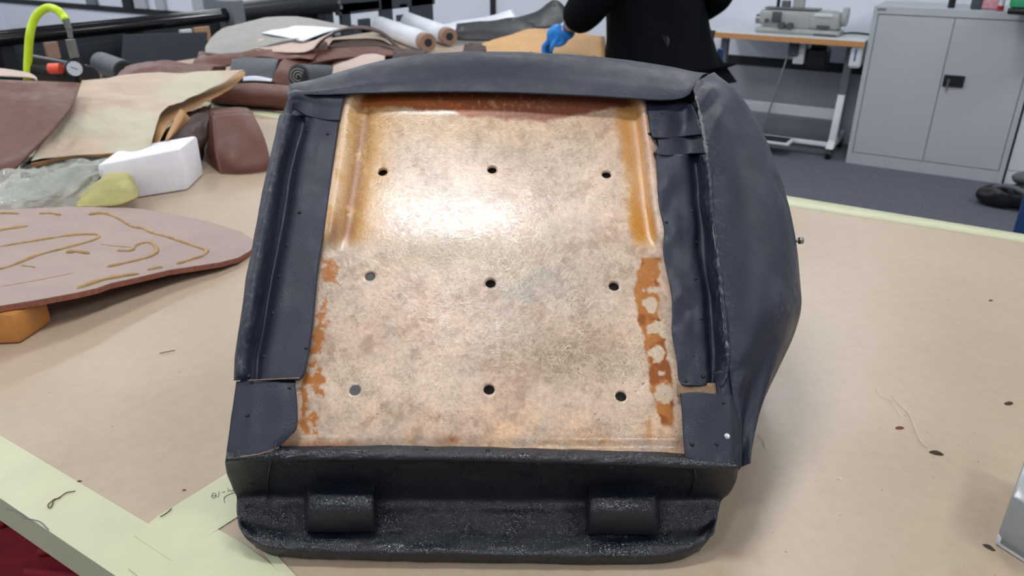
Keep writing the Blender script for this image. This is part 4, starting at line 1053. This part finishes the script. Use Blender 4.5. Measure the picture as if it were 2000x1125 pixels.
drape('leather_sheet', [[(220, 160, 2.36), (280, 152, 2.38), (340, 148, 2.4), (410, 146, 2.44)], [(232, 146, 2.44), (290, 136, 2.46), (345, 134, 2.48), (420, 134, 2.52)], [(252, 136, 2.56), (300, 121, 2.58), (350, 122, 2.6), (440, 128, 2.62)], [(262, 150, 2.66), (310, 140, 2.68), (360, 140, 2.7), (440, 142, 2.72)]], 'brown_leather', 'crumpled reddish leather behind the paper parcel', 'leather', 8, 8, .005, .012, 14, 52)
drape('leather_scrap', [[(764, 122, 2.95), (800, 120, 2.95), (834, 118, 2.96)], [(768, 112, 3.0), (800, 108, 3.0), (832, 108, 3.02)], [(774, 102, 3.1), (804, 100, 3.1), (830, 102, 3.1)]], 'dark_brown_leather', 'ragged brown leather scraps in front of the white rolls', 'leather', 8, 8, .008, .016, 30, 53)
for k, (x, y, d, lx, ly, lb) in enumerate([(834, 86, 3.98, 745, 80, 'white wrapped roll nearer the dark hide, with brown card end'), (876, 78, 4.22, 800, 66, 'white wrapped roll nearer the black panel, with brown card end')]):
    a = at_d(x, y, d); b = at_d(lx, ly, d + .75); ax = (b - a).normalized()
    rr = a.z - TAB - .0 if k == 0 else .05
    rr = .0505; a.z = TAB + rr; b.z = TAB + rr; ax = (b - a).normalized()
    ro = empty('wrapped_roll', Vector((a.x, a.y, TAB)), lb, 'roll', 'white wrapped rolls')
    V, F = tubegeo([a + ax * .05, a + ax * .25, a + ax * .5, b], [.047, .050, .049, .050], 24)
    pyobj('wrapping', V, F, 'white_wrap', ro)
    cyl('card_tube', a - ax * .02, a + ax * .3, .043, 'card_brown', ro, 24)
    cyl('tube_bore', a - ax * .0215, a - ax * .0205, .020, 'gap_dark', ro, 20)
# long black panel with rivets
bp = empty('riveted_leather', on_z(960, 95), 'long black leather panel with rivets beside the blue glove', 'panel')
drape('panel_sheet', [[(889, 78, 4.30), (920, 80, 4.28), (960, 80, 4.25), (1010, 80, 4.20), (1040, 72, 4.20)], [(890, 62, 4.32), (920, 62, 4.32), (960, 60, 4.30), (1010, 58, 4.28), (1045, 58, 4.26)], [(892, 48, 4.40), (925, 44, 4.40), (960, 42, 4.40), (1004, 36, 4.40), (1040, 46, 4.36)]], 'black_vinyl', None, None, 8, 8, .006, .003, 8, 55, None, TAB + .001, bp)
drape('panel_flap', [[(1004, 38, 4.38), (1025, 48, 4.34), (1050, 56, 4.30), (1080, 54, 4.28), (1106, 46, 4.26)], [(1010, 36, 4.50), (1036, 32, 4.46), (1060, 28, 4.42), (1085, 26, 4.40), (1110, 30, 4.36)], [(1040, 28, 4.60), (1056, 20, 4.56), (1070, 8, 4.52), (1086, 2, 4.50), (1106, 18, 4.46)]], 'black_vinyl', None, None, 8, 8, .006, .003, 8, 56, None, TAB + .001, bp)
for x, y, d in ((903, 56, 4.30), (1003, 38, 4.37), (1082, 8, 4.46)):
    c = at_d(x, y, d); cyl('rivet', c, c + (CAM - c).normalized() * .008, .009, 'metal', bp, 14)
# white sheet under the panel
drape('white_cloth', [[(862, 70, 4.37), (900, 60, 4.41), (960, 48, 4.45), (1010, 36, 4.50)], [(860, 52, 4.55), (900, 42, 4.55), (960, 32, 4.55), (1000, 20, 4.55)]], 'white_wrap', 'white wrapping film lying behind the black panel', 'film', 6, 6, .006, .006, 10, 57)
drape('tan_hide', [[(904, 112, 3.68), (950, 114, 3.65), (1020, 118, 3.62), (1090, 120, 3.58), (1180, 122, 3.54)], [(920, 100, 3.79), (960, 98, 3.79), (1020, 98, 3.77), (1090, 100, 3.72), (1182, 102, 3.65)], [(948, 84, 3.96), (985, 76, 3.96), (1030, 66, 3.96), (1090, 76, 3.90), (1182, 78, 3.79)], [(960, 82, 4.13), (1000, 70, 4.13), (1040, 58, 4.13), (1100, 64, 4.08), (1180, 72, 3.90)]], 'tan_hide', 'pale tan hide under the blue gloved hand', 'hide', 8, 8, .006, .006, 10, 58)
drape('leather_scrap', [[(900, 114, 3.50), (926, 114, 3.50), (952, 114, 3.50)], [(904, 102, 3.56), (928, 100, 3.56), (950, 102, 3.56)], [(908, 92, 3.66), (930, 90, 3.66), (948, 94, 3.66)]], 'dark_brown_leather', 'dark brown offcut at the left end of the tan hide', 'leather', 8, 8, .008, .010, 30, 59)
for x, y, rr, lb in ((1014, 107, .012, 'larger dark offcut on the tan hide left of the glove'), (1037, 104, .008, 'smaller dark offcut on the tan hide just left of the glove'), (1145, 117, .01, 'dark offcut on the tan hide right of the glove'), (1160, 112, .01, 'dark offcut on the tan hide nearest the hoodie')):
    c = at_d(x, y, 3.58)
    V, F = tubegeo([c, c + UP * .006], [rr, rr * .6], 10)
    tag(pyobj('leather_offcut', V, F, 'dark_brown_leather'), lb, 'leather', 'offcuts on the tan hide')

# ------------------------------------------------------------------ black machine frame at the end of the tables (runs away from the camera)
MU = -3.82
def at_u(px, py, u=MU):
    r, f = ray(px, py); return CAM + r * (u / r.x)
mf = empty('machine_frame', (MU, 3.0, 0), 'long black machine frame with glossy rail and cut-out end panel behind the tables', 'machine')
def rail(name, pa, pb, r, mat, off=0.0):
    a, b = at_u(*pa), at_u(*pb)
    return cyl(name, a, b, r, mat, mf, 20)
rail('rail', (-60, 83), (446, 30), .032, 'black_gloss')
rail('rail', (-60, 71), (446, 20), .014, 'black_gloss')
rail('rail', (460, 26), (650, 5), .060, 'black_metal')
a = at_u(440, 22); b = at_u(462, 50)
box('bracket', (MU - .07, a.y, b.z - .12), (MU + .07, at_u(464, 30).y, a.z + .06), 'steel_grey_dark', mf, .008)
zlo = .70
y0, y1 = at_u(-80, 100).y, at_u(640, 60).y
box('back_panel', (MU - .16, y0, .45), (MU - .10, y1, 1.0), 'charcoal_panel', mf, .005)
box('shelf', (MU - .16, y0, .74), (MU + .06, y1, .78), 'black_metal', mf, .004)
for yy in np.linspace(y0 + .2, y1 - .05, 4): box('frame_post', (MU - .06, yy - .03, 0), (MU, yy + .03, .98), 'black_metal', mf, .004)
# end panel with light openings: built from bars so that the openings are real
ya, yb = at_u(640, 30).y, at_u(852, 30).y
def bar(x0, y0_, x1, y1_, name='end_bar', mat='charcoal_panel', t=.03, off=.0):
    p = at_u(x0, y0_, MU + off); q = at_u(x1, y1_, MU + off)
    return box(name, (MU + off - t, min(p.y, q.y), min(p.z, q.z)), (MU + off, max(p.y, q.y), max(p.z, q.z)), mat, mf, .003)
for r_ in ((628, -30, 655, 70), (667, 22, 689, 75), (704, 38, 728, 95), (742, -20, 770, 70), (779, 30, 796, 40), (802, -20, 848, 66), (655, -40, 850, 8), (655, 8, 700, 20), (780, 8, 796, 14)):
    bar(*r_)
bar(690, 58, 745, 90); bar(770, 54, 802, 90); bar(655, 70, 690, 100, 'end_bar', 'black_metal'); bar(664, 8, 742, 17)
for x, y in ((656, 4), (660, 14)):
    p = at_u(x, y, MU + .03); cyl('bolt', p, p + Vector((.03, 0, 0)), .014, 'metal', mf, 12)
# rolls and odds on the shelf
for k, (x, y) in enumerate(((168, 118), (238, 112))):
    p = at_u(x, y, MU + .88); p.z = TAB + .047
    ro = empty('dark_roll', Vector((p.x, p.y, TAB)), ('dark vinyl roll end nearest the pressure gauge', 'dark vinyl roll end right of the pressure gauge')[k], 'roll', 'dark rolls below the rail')
    d_ = Vector((-.8, -.1, 0)).normalized()
    if k == 1: d_ = Vector((-.85, .25, 0)).normalized()
    cyl('roll_body', p, p + d_ * .30, .046, 'charcoal_vinyl', ro, 24); cyl('roll_end', p - d_ * .003, p, .039, 'black_vinyl', ro, 24)
for x, y, ww, hh, mat, nm, lb in ((366, 71, 22, 14, 'white_paint', 'white_card', 'white card tucked under the black rail'), (397, 66, 30, 16, 'card_tan', 'tan_card', 'tan card tucked under the black rail'), (104, 98, 22, 18, 'card_brown', 'small_carton', 'small pale carton behind the regulator')):
    p = at_u(x, y, MU + .085)
    zz = ww / 1500 * (p - CAM).dot(FWD) * .9
    o = box(nm, (p.x - .02, p.y - zz * .6, p.z - .04), (p.x, p.y + zz * .6, p.z + .035), mat, None, .002)
    tag(o, lb, 'card')
tag(sheet('leaning_board', np.array([[tuple(at_u(232, 190, MU + .1)), tuple(at_u(400, 180, MU + .1))], [tuple(at_u(240, 68, MU + .1)), tuple(at_u(400, 62, MU + .1))]]), 'charcoal_panel', None, .02, None, smooth=False), 'plain dark grey board leaning below the black rail', 'board')

# ------------------------------------------------------------------ back wall fittings
def wallpost(x0, x1, name, mat, z0=.57, z1=CEIL - .01, t=.05):
    a = at_v(x0, 15, V1 - t); b = at_v(x1, 15, V1 - t)
    return tag(box(name, (a.x, V1 - t, z0), (b.x, V1 - .001, z1), mat), kind='structure')
wallpost(170, 187, 'trim_3', 'steel_grey_dark')
wallpost(240, 258, 'trim_4', 'black_trim')
wallpost(263, 285, 'trim_5', 'steel_grey')
wallpost(304, 320, 'trim_6', 'steel_grey')
wallpost(376, 398, 'trim_7', 'steel_grey')
wallpost(398, 438, 'trim_8', 'steel_grey_dark')
wallpost(438, 462, 'trim_9', 'card_tan')
wallpost(957, 966, 'trim_10', 'black_trim', t=.02)

# ------------------------------------------------------------------ steel cupboard
cu0, cu1, cv, ch = -.775, .139, 5.50, 1.0
cab = empty('steel_cupboard', ((cu0 + cu1) / 2, cv + .22, 0), 'grey two-door steel cupboard with black lock, against the back wall', 'cupboard')
box('carcass', (cu0, cv + .012, 0.0), (cu1, cv + .47, ch), 'steel_grey', cab, .004)
for a, b in ((cu0, cu0 + .030), (cu1 - .030, cu1)): box('side_frame', (a, cv - .004, 0), (b, cv + .012, ch), 'steel_grey', cab, .002)
box('top_frame', (cu0 + .03, cv - .004, ch - .045), (cu1 - .03, cv + .012, ch), 'steel_grey', cab, .002)
box('plinth', (cu0 + .03, cv - .004, 0), (cu1 - .03, cv + .012, .075), 'steel_grey', cab, .002)
box('door_gap', (cu0 + .031, cv + .008, .076), (cu1 - .031, cv + .0125, ch - .046), 'steel_grey_dark', cab)
um = (cu0 + cu1) / 2
d1 = box('door', (cu0 + .034, cv - .002, .080), (um - .002, cv + .0115, ch - .050), 'steel_grey', cab, .002)
d2 = box('door', (um + .002, cv - .002, .080), (cu1 - .034, cv + .0115, ch - .050), 'steel_grey', cab, .002)
lk = box('lock_plate', (um + .012, cv - .012, .555), (um + .125, cv - .002, .625), 'black_plastic', d2, .003)
pk = Vector((um + .042, cv - .012, .592))
cyl('lock_barrel', pk, pk + Vector((0, -.008, 0)), .009, 'metal', d2, 14)
box('key', (um + .036, cv - .020, .528), (um + .046, cv - .016, .590), 'dull_metal', d2, .001)
box('badge', (cu0 + .02, cv - .006, ch - .024), (cu0 + .07, cv - .004, ch - .012), 'steel_grey_dark', cab)
# things on top of it
def topthing(px, w_, h_, d_, name, mat, label, cat, dv=.06, bev=.01):
    p = at_v(px, 12, cv + dv)
    return tag(box(name, (p.x - w_ / 2, cv + dv, ch + .0005), (p.x + w_ / 2, cv + dv + d_, ch + h_), mat, None, bev, True), label, cat)
p = at_v(1858, 12, cv + .10)
tag(cyl('black_tube', (p.x, p.y, ch + .0005), (p.x, p.y, ch + .32), .020, 'black_plastic'), 'upright black tube on top of the cupboard', 'tube')
p = at_v(1908, 12, cv + .08)
V, F = tubegeo([Vector((p.x, p.y, ch + z)) for z in (.0005, .01, .10, .13, .15, .18)], [.030, .034, .034, .025, .012, .012], 18)
tag(pyobj('spray_bottle', V, F, 'charcoal_vinyl'), 'dark bottle on top of the cupboard', 'bottle')
topthing(1932, .11, .10, .06, 'pink_packet', 'pink_packet', 'pink and white packet on top of the cupboard', 'packet')
p = at_v(1955, 14, cv + .015)
jr = empty('small_jar', (p.x, p.y, ch), 'small jar with red base on the cupboard edge', 'jar')
cyl('jar_base', (p.x, p.y, ch + .0005), (p.x, p.y, ch + .03), .017, 'red_plastic', jr, 16); cyl('jar_body', (p.x, p.y, ch + .0302), (p.x, p.y, ch + .075), .015, 'white_paint', jr, 16)
gb_ = empty('tool_case', (cu1 - .03, cv - .05, ch), 'green and black tool case overhanging the corner of the cupboard top', 'case')
g0 = at_v(1966, 22, cv - .20); g0.z = ch + .001
gx, gy = Vector((.85, -.25, 0)).normalized(), Vector((.25, .85, 0)).normalized()
q = [g0, g0 + gx * .36, g0 + gx * .36 + gy * .3, g0 + gy * .3]
solid('case_base', q, [p + UP * .035 for p in q], 'black_plastic', None, None, .01, gb_)
q2 = [p + UP * .0355 for p in q]
solid('case_lid', q2, [p + UP * .12 for p in q2], 'green_fabric', None, None, .015, gb_)
# white cupboard right of it
wc = empty('white_cupboard', (.6, 5.8, 0), 'white cupboard standing right of the grey steel cupboard', 'cupboard')
box('carcass', (cu1 + .012, cv + .02, .085), (1.25, cv + .47, .98), 'white_paint', wc, .003)
box('plinth', (cu1 + .012, cv + .02, 0), (1.25, cv + .47, .082), 'white_paint', wc, .003)

# ------------------------------------------------------------------ sewing table with machine
tu0, tu1, tv0, tv1, tz = -1.82, -.79, 5.47, 5.98, .79
sw = empty('sewing_table', ((tu0 + tu1) / 2, (tv0 + tv1) / 2, 0), 'white sewing table with wooden edge and castors left of the cupboard', 'table')
box('table_top', (tu0, tv0 + .006, tz - .036), (tu1, tv1, tz), 'white_laminate', sw, .003)
box('wood_edging', (tu0, tv0, tz - .038), (tu1, tv0 + .0055, tz - .002), 'wood_edge', sw, .001)
for u in (tu0 + .05, tu1 - .13):
    box('leg', (u, 5.66, .10), (u + .05, 5.71, tz - .038), 'steel_grey_dark', sw, .004)
    lg = solid('foot', [(u, 5.50, .075), (u + .05, 5.50, .075), (u + .05, 5.95, .075), (u, 5.95, .075)], [(u, 5.58, .13), (u + .05, 5.58, .13), (u + .05, 5.90, .13), (u, 5.90, .13)], 'white_paint', None, None, .004, sw)
    solid('strut', [(u + .002, 5.56, .10), (u + .048, 5.56, .10), (u + .048, 5.62, .10), (u + .002, 5.62, .10)], [(u + .002, 5.62, .42), (u + .048, 5.62, .42), (u + .048, 5.655, .42), (u + .002, 5.655, .42)], 'white_paint', None, None, .003, sw)
    for v in (5.53, 5.90):
        c = cyl('castor', (u + .008, v, .036), (u + .042, v, .036), .035, 'black_plastic', sw, 20)
        cyl('castor_hub', (u + .004, v, .036), (u + .046, v, .036), .016, 'metal', c, 14)
box('cross_bar', (tu0 + .10, 5.66, .24), (tu1 - .13, 5.70, .31), 'steel_grey', sw, .003)
box('foot_bar', (tu0 + .10, 5.56, .075), (tu1 - .13, 5.60, .10), 'white_paint', sw, .003)
pd = box('treadle', (-1.42, 5.40, .085), (-1.14, 5.58, .100), 'white_paint', sw, .004)
box('treadle_mat', (-1.395, 5.42, .1005), (-1.165, 5.56, .105), 'black_plastic', pd, .002)
cyl('treadle_rod', (-1.38, 5.60, .10), (-1.30, 5.70, tz - .15), .006, 'metal', sw, 10)
# hanging parts under the top
p = at_v(1552, 95, 5.60); box('knee_lever', (p.x - .04, 5.58, p.z - .05), (p.x + .03, 5.64, tz - .037), 'charcoal_vinyl', sw, .012)
a = at_v(1572, 130, 5.66); b = at_v(1618, 96, 5.66)
mo = box('motor', (a.x, 5.62, a.z), (b.x, 5.80, b.z), 'black_plastic', sw, .02)
box('motor_bracket', (a.x + .02, 5.66, b.z), (b.x - .02, 5.74, tz - .037), 'black_metal', sw, .004)
box('control_box', (a.x - .075, 5.60, a.z + .02), (a.x - .004, 5.70, b.z + .05), 'white_paint', sw, .006)
a = at_v(1655, 133, 5.50); b = at_v(1690, 95, 5.50)
cb = box('switch_box', (a.x, 5.49, a.z), (b.x - .01, 5.56, b.z + .03), 'white_paint', sw, .02)
box('switch_face', (a.x + .03, 5.484, a.z + .05), (b.x - .045, 5.4895, b.z - .005), 'blue_light', cb, .002)
box('switch_hanger', (a.x + .02, 5.50, b.z + .031), (b.x - .03, 5.55, tz - .037), 'steel_grey_dark', cb, .002)
# the machine head
mv = 5.60
def mp(px, py): return at_v(px, py, mv)
ma, mb_ = mp(1474, 60), mp(1638, 70)
sm_ = empty('sewing_machine', ((ma.x + mb_.x) / 2, mv + .08, tz), 'pale grey industrial sewing machine on the white sewing table', 'sewing machine')
box('bed', (ma.x, mv, tz + .0005), (mb_.x, mv + .17, tz + 0.0343), 'machine_grey', sm_, .01, True)
box('pillar', (mp(1575, 50).x, mv + .02, tz + 0.0312), (mb_.x - .01, mv + .15, tz + 0.1466), 'machine_grey', sm_, .025, True)
box('arm', (mp(1492, 40).x, mv + .03, tz + .02 + 0 * .03), (mb_.x - .03, mv + .14, tz + 0.1529), 'machine_grey', sm_, .025, True)
box('needle_head', (ma.x + .01, mv + .025, tz + 0.0468), (mp(1530, 40).x, mv + .145, tz + 0.1466), 'machine_grey', sm_, .02, True)
box('dark_cover', (mp(1507, 30).x, mv + .012, tz + 0.0686), (mp(1525, 30).x, mv + .030, tz + 0.1373), 'charcoal_vinyl', sm_, .006, True)
box('top_plate', (mp(1490, 20).x, mv + .03, tz + 0.1535), (mp(1598, 20).x, mv + .13, tz + 0.1635), 'steel_grey_dark', sm_, .005)
box('badge_plate', (mp(1590, 28).x, mv + .012, tz + 0.1186), (mp(1626, 28).x, mv + .0195, tz + 0.1404), 'white_paint', sm_, .004)
box('name_strip', (mp(1594, 50).x, mv + .010, tz + 0.0468), (mp(1620, 50).x, mv + .0195, tz + 0.0655), 'charcoal_vinyl', sm_, .003)
box('base_strip', (mp(1590, 62).x, mv - .006, tz + 0.0019), (mp(1634, 62).x, mv - .0005, tz + 0.0100), 'black_plastic', sm_, .002)
for x, y, r in ((1526, 50, .022), (1542, 51, .022), (1497, 40, .012)):
    p = mp(x, y); cyl('dial', Vector((p.x, mv + .03, p.z)), Vector((p.x, mv - .012, p.z)), r, 'charcoal_vinyl', sm_, 18)
p = mp(1476, 38); cyl('tension_disc', Vector((p.x - .01, mv + .06, p.z)), Vector((p.x + .02, mv + .06, p.z)), .032, 'metal', sm_, 20)
cyl('hand_wheel', Vector((mb_.x - .008, mv + .085, tz + 0.1186)), Vector((mb_.x + .022, mv + .085, tz + 0.1186)), .06, 'machine_grey', sm_, 28)
p = mp(1514, 10); cyl('thread_post', Vector((p.x, mv + .08, tz + 0.1635)), Vector((p.x, mv + .08, tz + 0.3120)), .012, 'black_plastic', sm_, 12)
p = mp(1524, 10); cyl('thread_spool', Vector((p.x + .02, mv + .08, tz + 0.1635)), Vector((p.x + .02, mv + .08, tz + 0.2059)), .030, 'metal', sm_, 16)
p = mp(1556, 5); box('lamp_stem', (p.x - .035, mv + .05, tz + 0.1638), (p.x + .035, mv + .11, tz + 0.2621), 'machine_grey', sm_, .006)
# cable on the table top
tag(tube('cable', [at_v(1640, 62, 5.80), at_v(1660, 60, 5.85), at_v(1685, 62, 5.85), at_v(1697, 60, 5.80)][0:0] or [Vector((-.98, 5.8, tz + .006)), Vector((-.92, 5.86, tz + .006)), Vector((-.85, 5.84, tz + .006)), Vector((-.80, 5.80, tz + .006))], .006, 'black_plastic', None, 8, 5), 'black cable end on the sewing table beside the cupboard', 'cable')

# ------------------------------------------------------------------ blue posts, bag on the floor
p = at_d(1404, 130, 4.4)
tag(box('blue_post', (p.x - .015, p.y - .015, 0), (p.x + .015, p.y + .015, at_d(1404, 95, 4.4).z), 'blue_paint', None, .004), 'blue steel post just right of the person', 'post')
p = at_d(2003, 425, 3.2)
tag(box('blue_post', (p.x - .03, p.y - .03, 0), (p.x + .03, p.y + .03, .55), 'blue_paint', None, .004), 'blue steel post at the right edge beyond the taped table edge', 'post')
bc = on_z(1975, 405, 0.0)
bag = empty('floor_bag', bc, 'slumped black bag with grey strap on the carpet by the cupboard', 'bag')
def blob_mesh(name, c, sx_, sy_, sz_, mat, parent, seed, amp=.18):
    bm = bmesh.new(); bmesh.ops.create_icosphere(bm, subdivisions=4, radius=1)
    for v in bm.verts:
        k_ = 1 + amp * (float(fbm(v.co.x * 2 + seed, v.co.y * 2 + v.co.z, seed, 3)) - .5) * 2
        q_ = Vector((v.co.x * sx_, v.co.y * sy_, max(v.co.z, -.75) * sz_)) * k_
        v.co = c + q_
    o_ = bmobj(name, bm, mat, parent, True)
    co_ = o_.data.vertices
    return o_
blob_mesh('bag_body', bc + Vector((.14, .0, .075)), .20, .12, .095, 'black_plastic', bag, 3)
blob_mesh('bag_end', bc + Vector((-.07, -.01, .055)), .11, .08, .07, 'black_plastic', bag, 5)
blob_mesh('bag_pocket', bc + Vector((.12, .06, .16)), .15, .09, .05, 'grey_strap', bag, 8)
tube('strap', [bc + Vector(q_) for q_ in ((-.13, -.02, .10), (-.05, -.07, .135), (.03, -.09, .12), (.12, -.11, .08), (.2, -.12, .04))], .014, 'grey_strap', bag, 8, 5)

# ------------------------------------------------------------------ the person working at the second table
def skinned(name, joints, bones, mat, parent, sub=2, root=0):
    me = bpy.data.meshes.new(name)
    me.from_pydata([tuple(j[0]) for j in joints], bones, []); me.update()
    o = bpy.data.objects.new(name, me); C.objects.link(o)
    md = o.modifiers.new('skin', 'SKIN'); md.use_smooth_shade = True
    for k_, j in enumerate(joints):
        sv_ = me.skin_vertices[0].data[k_]; r_ = j[1]
        sv_.radius = (r_, r_) if np.isscalar(r_) else r_
        sv_.use_root = (k_ == root)
    ms = o.modifiers.new('sub', 'SUBSURF'); ms.levels = sub; ms.render_levels = sub
    dg_ = bpy.context.evaluated_depsgraph_get()
    m2 = bpy.data.meshes.new_from_object(o.evaluated_get(dg_))
    bpy.data.objects.remove(o); m2.name = name
    m2.materials.clear()
    return link(name, m2, mat, parent)
PD = 3.6
hip = at_d(1295, 120, PD); hip.z = .96
face = (LAT * -.62 + FWD * .78).normalized(); side = face.cross(UP).normalized()      # side = the person's right
per = empty('person', Vector((hip.x, hip.y, 0)), 'person in black hoodie and blue gloves leaning over the hides', 'person')
chest = hip + face * .10 + UP * .30; neck = hip + face * .20 + UP * .50; head = neck + face * .06 + UP * .16
shL = chest - side * .19 + UP * .13 + face * .04; shR = chest + side * .19 + UP * .13 + face * .04
elL = at_d(1158, 2, 3.52); wrL = at_d(1106, 60, 3.60); haL = at_d(1070, 82, 3.63)
elR = at_d(1418, -6, 3.56); wrR = at_d(1330, 40, 3.98); haR = at_d(1310, 60, 4.06)
legs = []
def leg(sgn):
    h_ = hip + side * (.10 * sgn) - UP * .06
    k_ = Vector((h_.x, h_.y, .50)) + face * .02; a_ = Vector((h_.x, h_.y, .09)) - face * .02
    return h_, k_, a_, a_ + face * .16 - UP * .05
hL, kL, aL, tL = leg(-1); hR, kR, aR, tR = leg(1)
J = [(hip, .13), (chest, (.15, .13)), (neck, .055), (neck + face * .02 + UP * .06, .055), (head, .085), (head + UP * .09, .07), (shL, .055), (elL, .042), (wrL, .028), (shR, .055), (elR, .042), (wrR, .028),
     (hL, .08), (kL, .055), (aL, .038), (tL, .03), (hR, .08), (kR, .055), (aR, .038), (tR, .03)]
Bn = [(0, 1), (1, 2), (2, 3), (3, 4), (4, 5), (1, 6), (6, 7), (7, 8), (1, 9), (9, 10), (10, 11), (0, 12), (12, 13), (13, 14), (14, 15), (0, 16), (16, 17), (17, 18), (18, 19)]
skinned('body', J, Bn, 'skin', per)
# facial features
fx = face; fc = head + fx * .085 + UP * .02
for sgn in (-1, 1):
    e_ = head + fx * .078 + side * (.032 * sgn) + UP * .03
    V, F = tubegeo([e_ - fx * .006, e_ + fx * .002, e_ + fx * .006], [.004, .012, .004], 10); pyobj('eye', V, F, 'white_paint', per)
    r_ = head + side * (.088 * sgn) + UP * .01
    V, F = tubegeo([r_ - UP * .03, r_ - UP * .01, r_ + UP * .02, r_ + UP * .032], [.006, .012, .014, .006], 8); pyobj('ear', V, F, 'skin', per)
V, F = tubegeo([fc + UP * .02 - fx * .01, fc + fx * .012 - UP * .012, fc + fx * .004 - UP * .022], [.007, .013, .008], 10); pyobj('nose', V, F, 'skin', per)
tube('mouth', [fc - UP * .055 - side * .025 - fx * .008, fc - UP * .057, fc - UP * .055 + side * .025 - fx * .008], .006, 'red_plastic', per, 8, 3)
skinned('hair', [(head + UP * .06 - fx * .02, .092), (head + UP * .11 - fx * .01, .06), (head - fx * .035, .082)], [(0, 1), (0, 2)], 'hair_dark', per)
# clothing
JH = [(hip - UP * .09, (.24, .235)), (hip + UP * .06 + face * .01, (.24, .235)), (chest - UP * .02, (.225, .22)), (chest + UP * .12, (.15, .11)), (neck - UP * .01, .075), (shL, .10), (elL, .10), (elL * .5 + wrL * .5, .088), (wrL + (elL - wrL).normalized() * .025, .062), (shR, .085), (elR, .072), (wrR, .05), (hip - UP * .19, (.205, .20))]
BH = [(12, 0), (0, 1), (1, 2), (2, 3), (3, 4), (3, 5), (5, 6), (6, 7), (7, 8), (3, 9), (9, 10), (10, 11)]
skinned('hoodie', JH, BH, 'hoodie_black', per, 2, 1)
JT = [(hip - UP * .04, (.15, .13)), (hL, .105), (kL, .08), (Vector((aL.x, aL.y, .07)), .065), (hR, .105), (kR, .08), (Vector((aR.x, aR.y, .07)), .065)]
skinned('trousers', JT, [(0, 1), (1, 2), (2, 3), (0, 4), (4, 5), (5, 6)], 'trousers_charcoal', per)
for a_, t_ in ((aL, tL), (aR, tR)):
    skinned('shoe', [(Vector((a_.x, a_.y, .06)) - face * .03, .045), (Vector((a_.x, a_.y, .055)) + face * .08, .045), (Vector((a_.x, a_.y, .045)) + face * .18, .035)], [(0, 1), (1, 2)], 'black_plastic', per)
def glove(wr, ha, mat, up_):
    d_ = (ha - wr).normalized(); s_ = d_.cross(up_).normalized(); u_ = s_.cross(d_)
    JG = [(wr - d_ * .01, .048), (wr + d_ * .03, .060), (wr + d_ * .065, .060), (wr + d_ * .085, .044)]
    BG = [(0, 1), (1, 2), (2, 3)]
    for k_, (o_, ln) in enumerate(((-.030, .9), (-.010, 1.05), (.011, 1.0), (.030, .8))):
        b0_ = len(JG)
        base = wr + d_ * .085 + s_ * o_
        JG += [(base, .0105), (base + d_ * .035 * ln - u_ * .006, .0100), (base + d_ * .052 * ln - u_ * .032, .0095), (base + d_ * .040 * ln - u_ * .055, .0085)]
        BG += [(3, b0_), (b0_, b0_ + 1), (b0_ + 1, b0_ + 2), (b0_ + 2, b0_ + 3)]
    b0_ = len(JG)
    JG += [(wr + d_ * .04 - s_ * .036 - u_ * .01, .013), (wr + d_ * .075 - s_ * .048 - u_ * .028, .011), (wr + d_ * .095 - s_ * .036 - u_ * .045, .0095)]
    BG += [(1, b0_), (b0_, b0_ + 1), (b0_ + 1, b0_ + 2)]
    return skinned('glove', JG, BG, mat, per, 2, 1)
gl1 = glove(wrL, haL, 'glove_blue', UP); glove(wrR, haR, 'glove_blue', UP)
tube('glove_cuff', [wrL + (elL - wrL).normalized() * k_ for k_ in (.010, -.004, -.02)], [.040, .041, .038], 'glove_blue', gl1, 16)
tube('bracelet', [wrL + (elL - wrL).normalized() * .022 + Vector((math.cos(a_), math.sin(a_), 0)) * 0 + ((side * math.cos(a_)) + (UP * math.sin(a_))) * .040 for a_ in np.linspace(0, 2 * math.pi, 20)], .004, 'white_paint', per, 6)
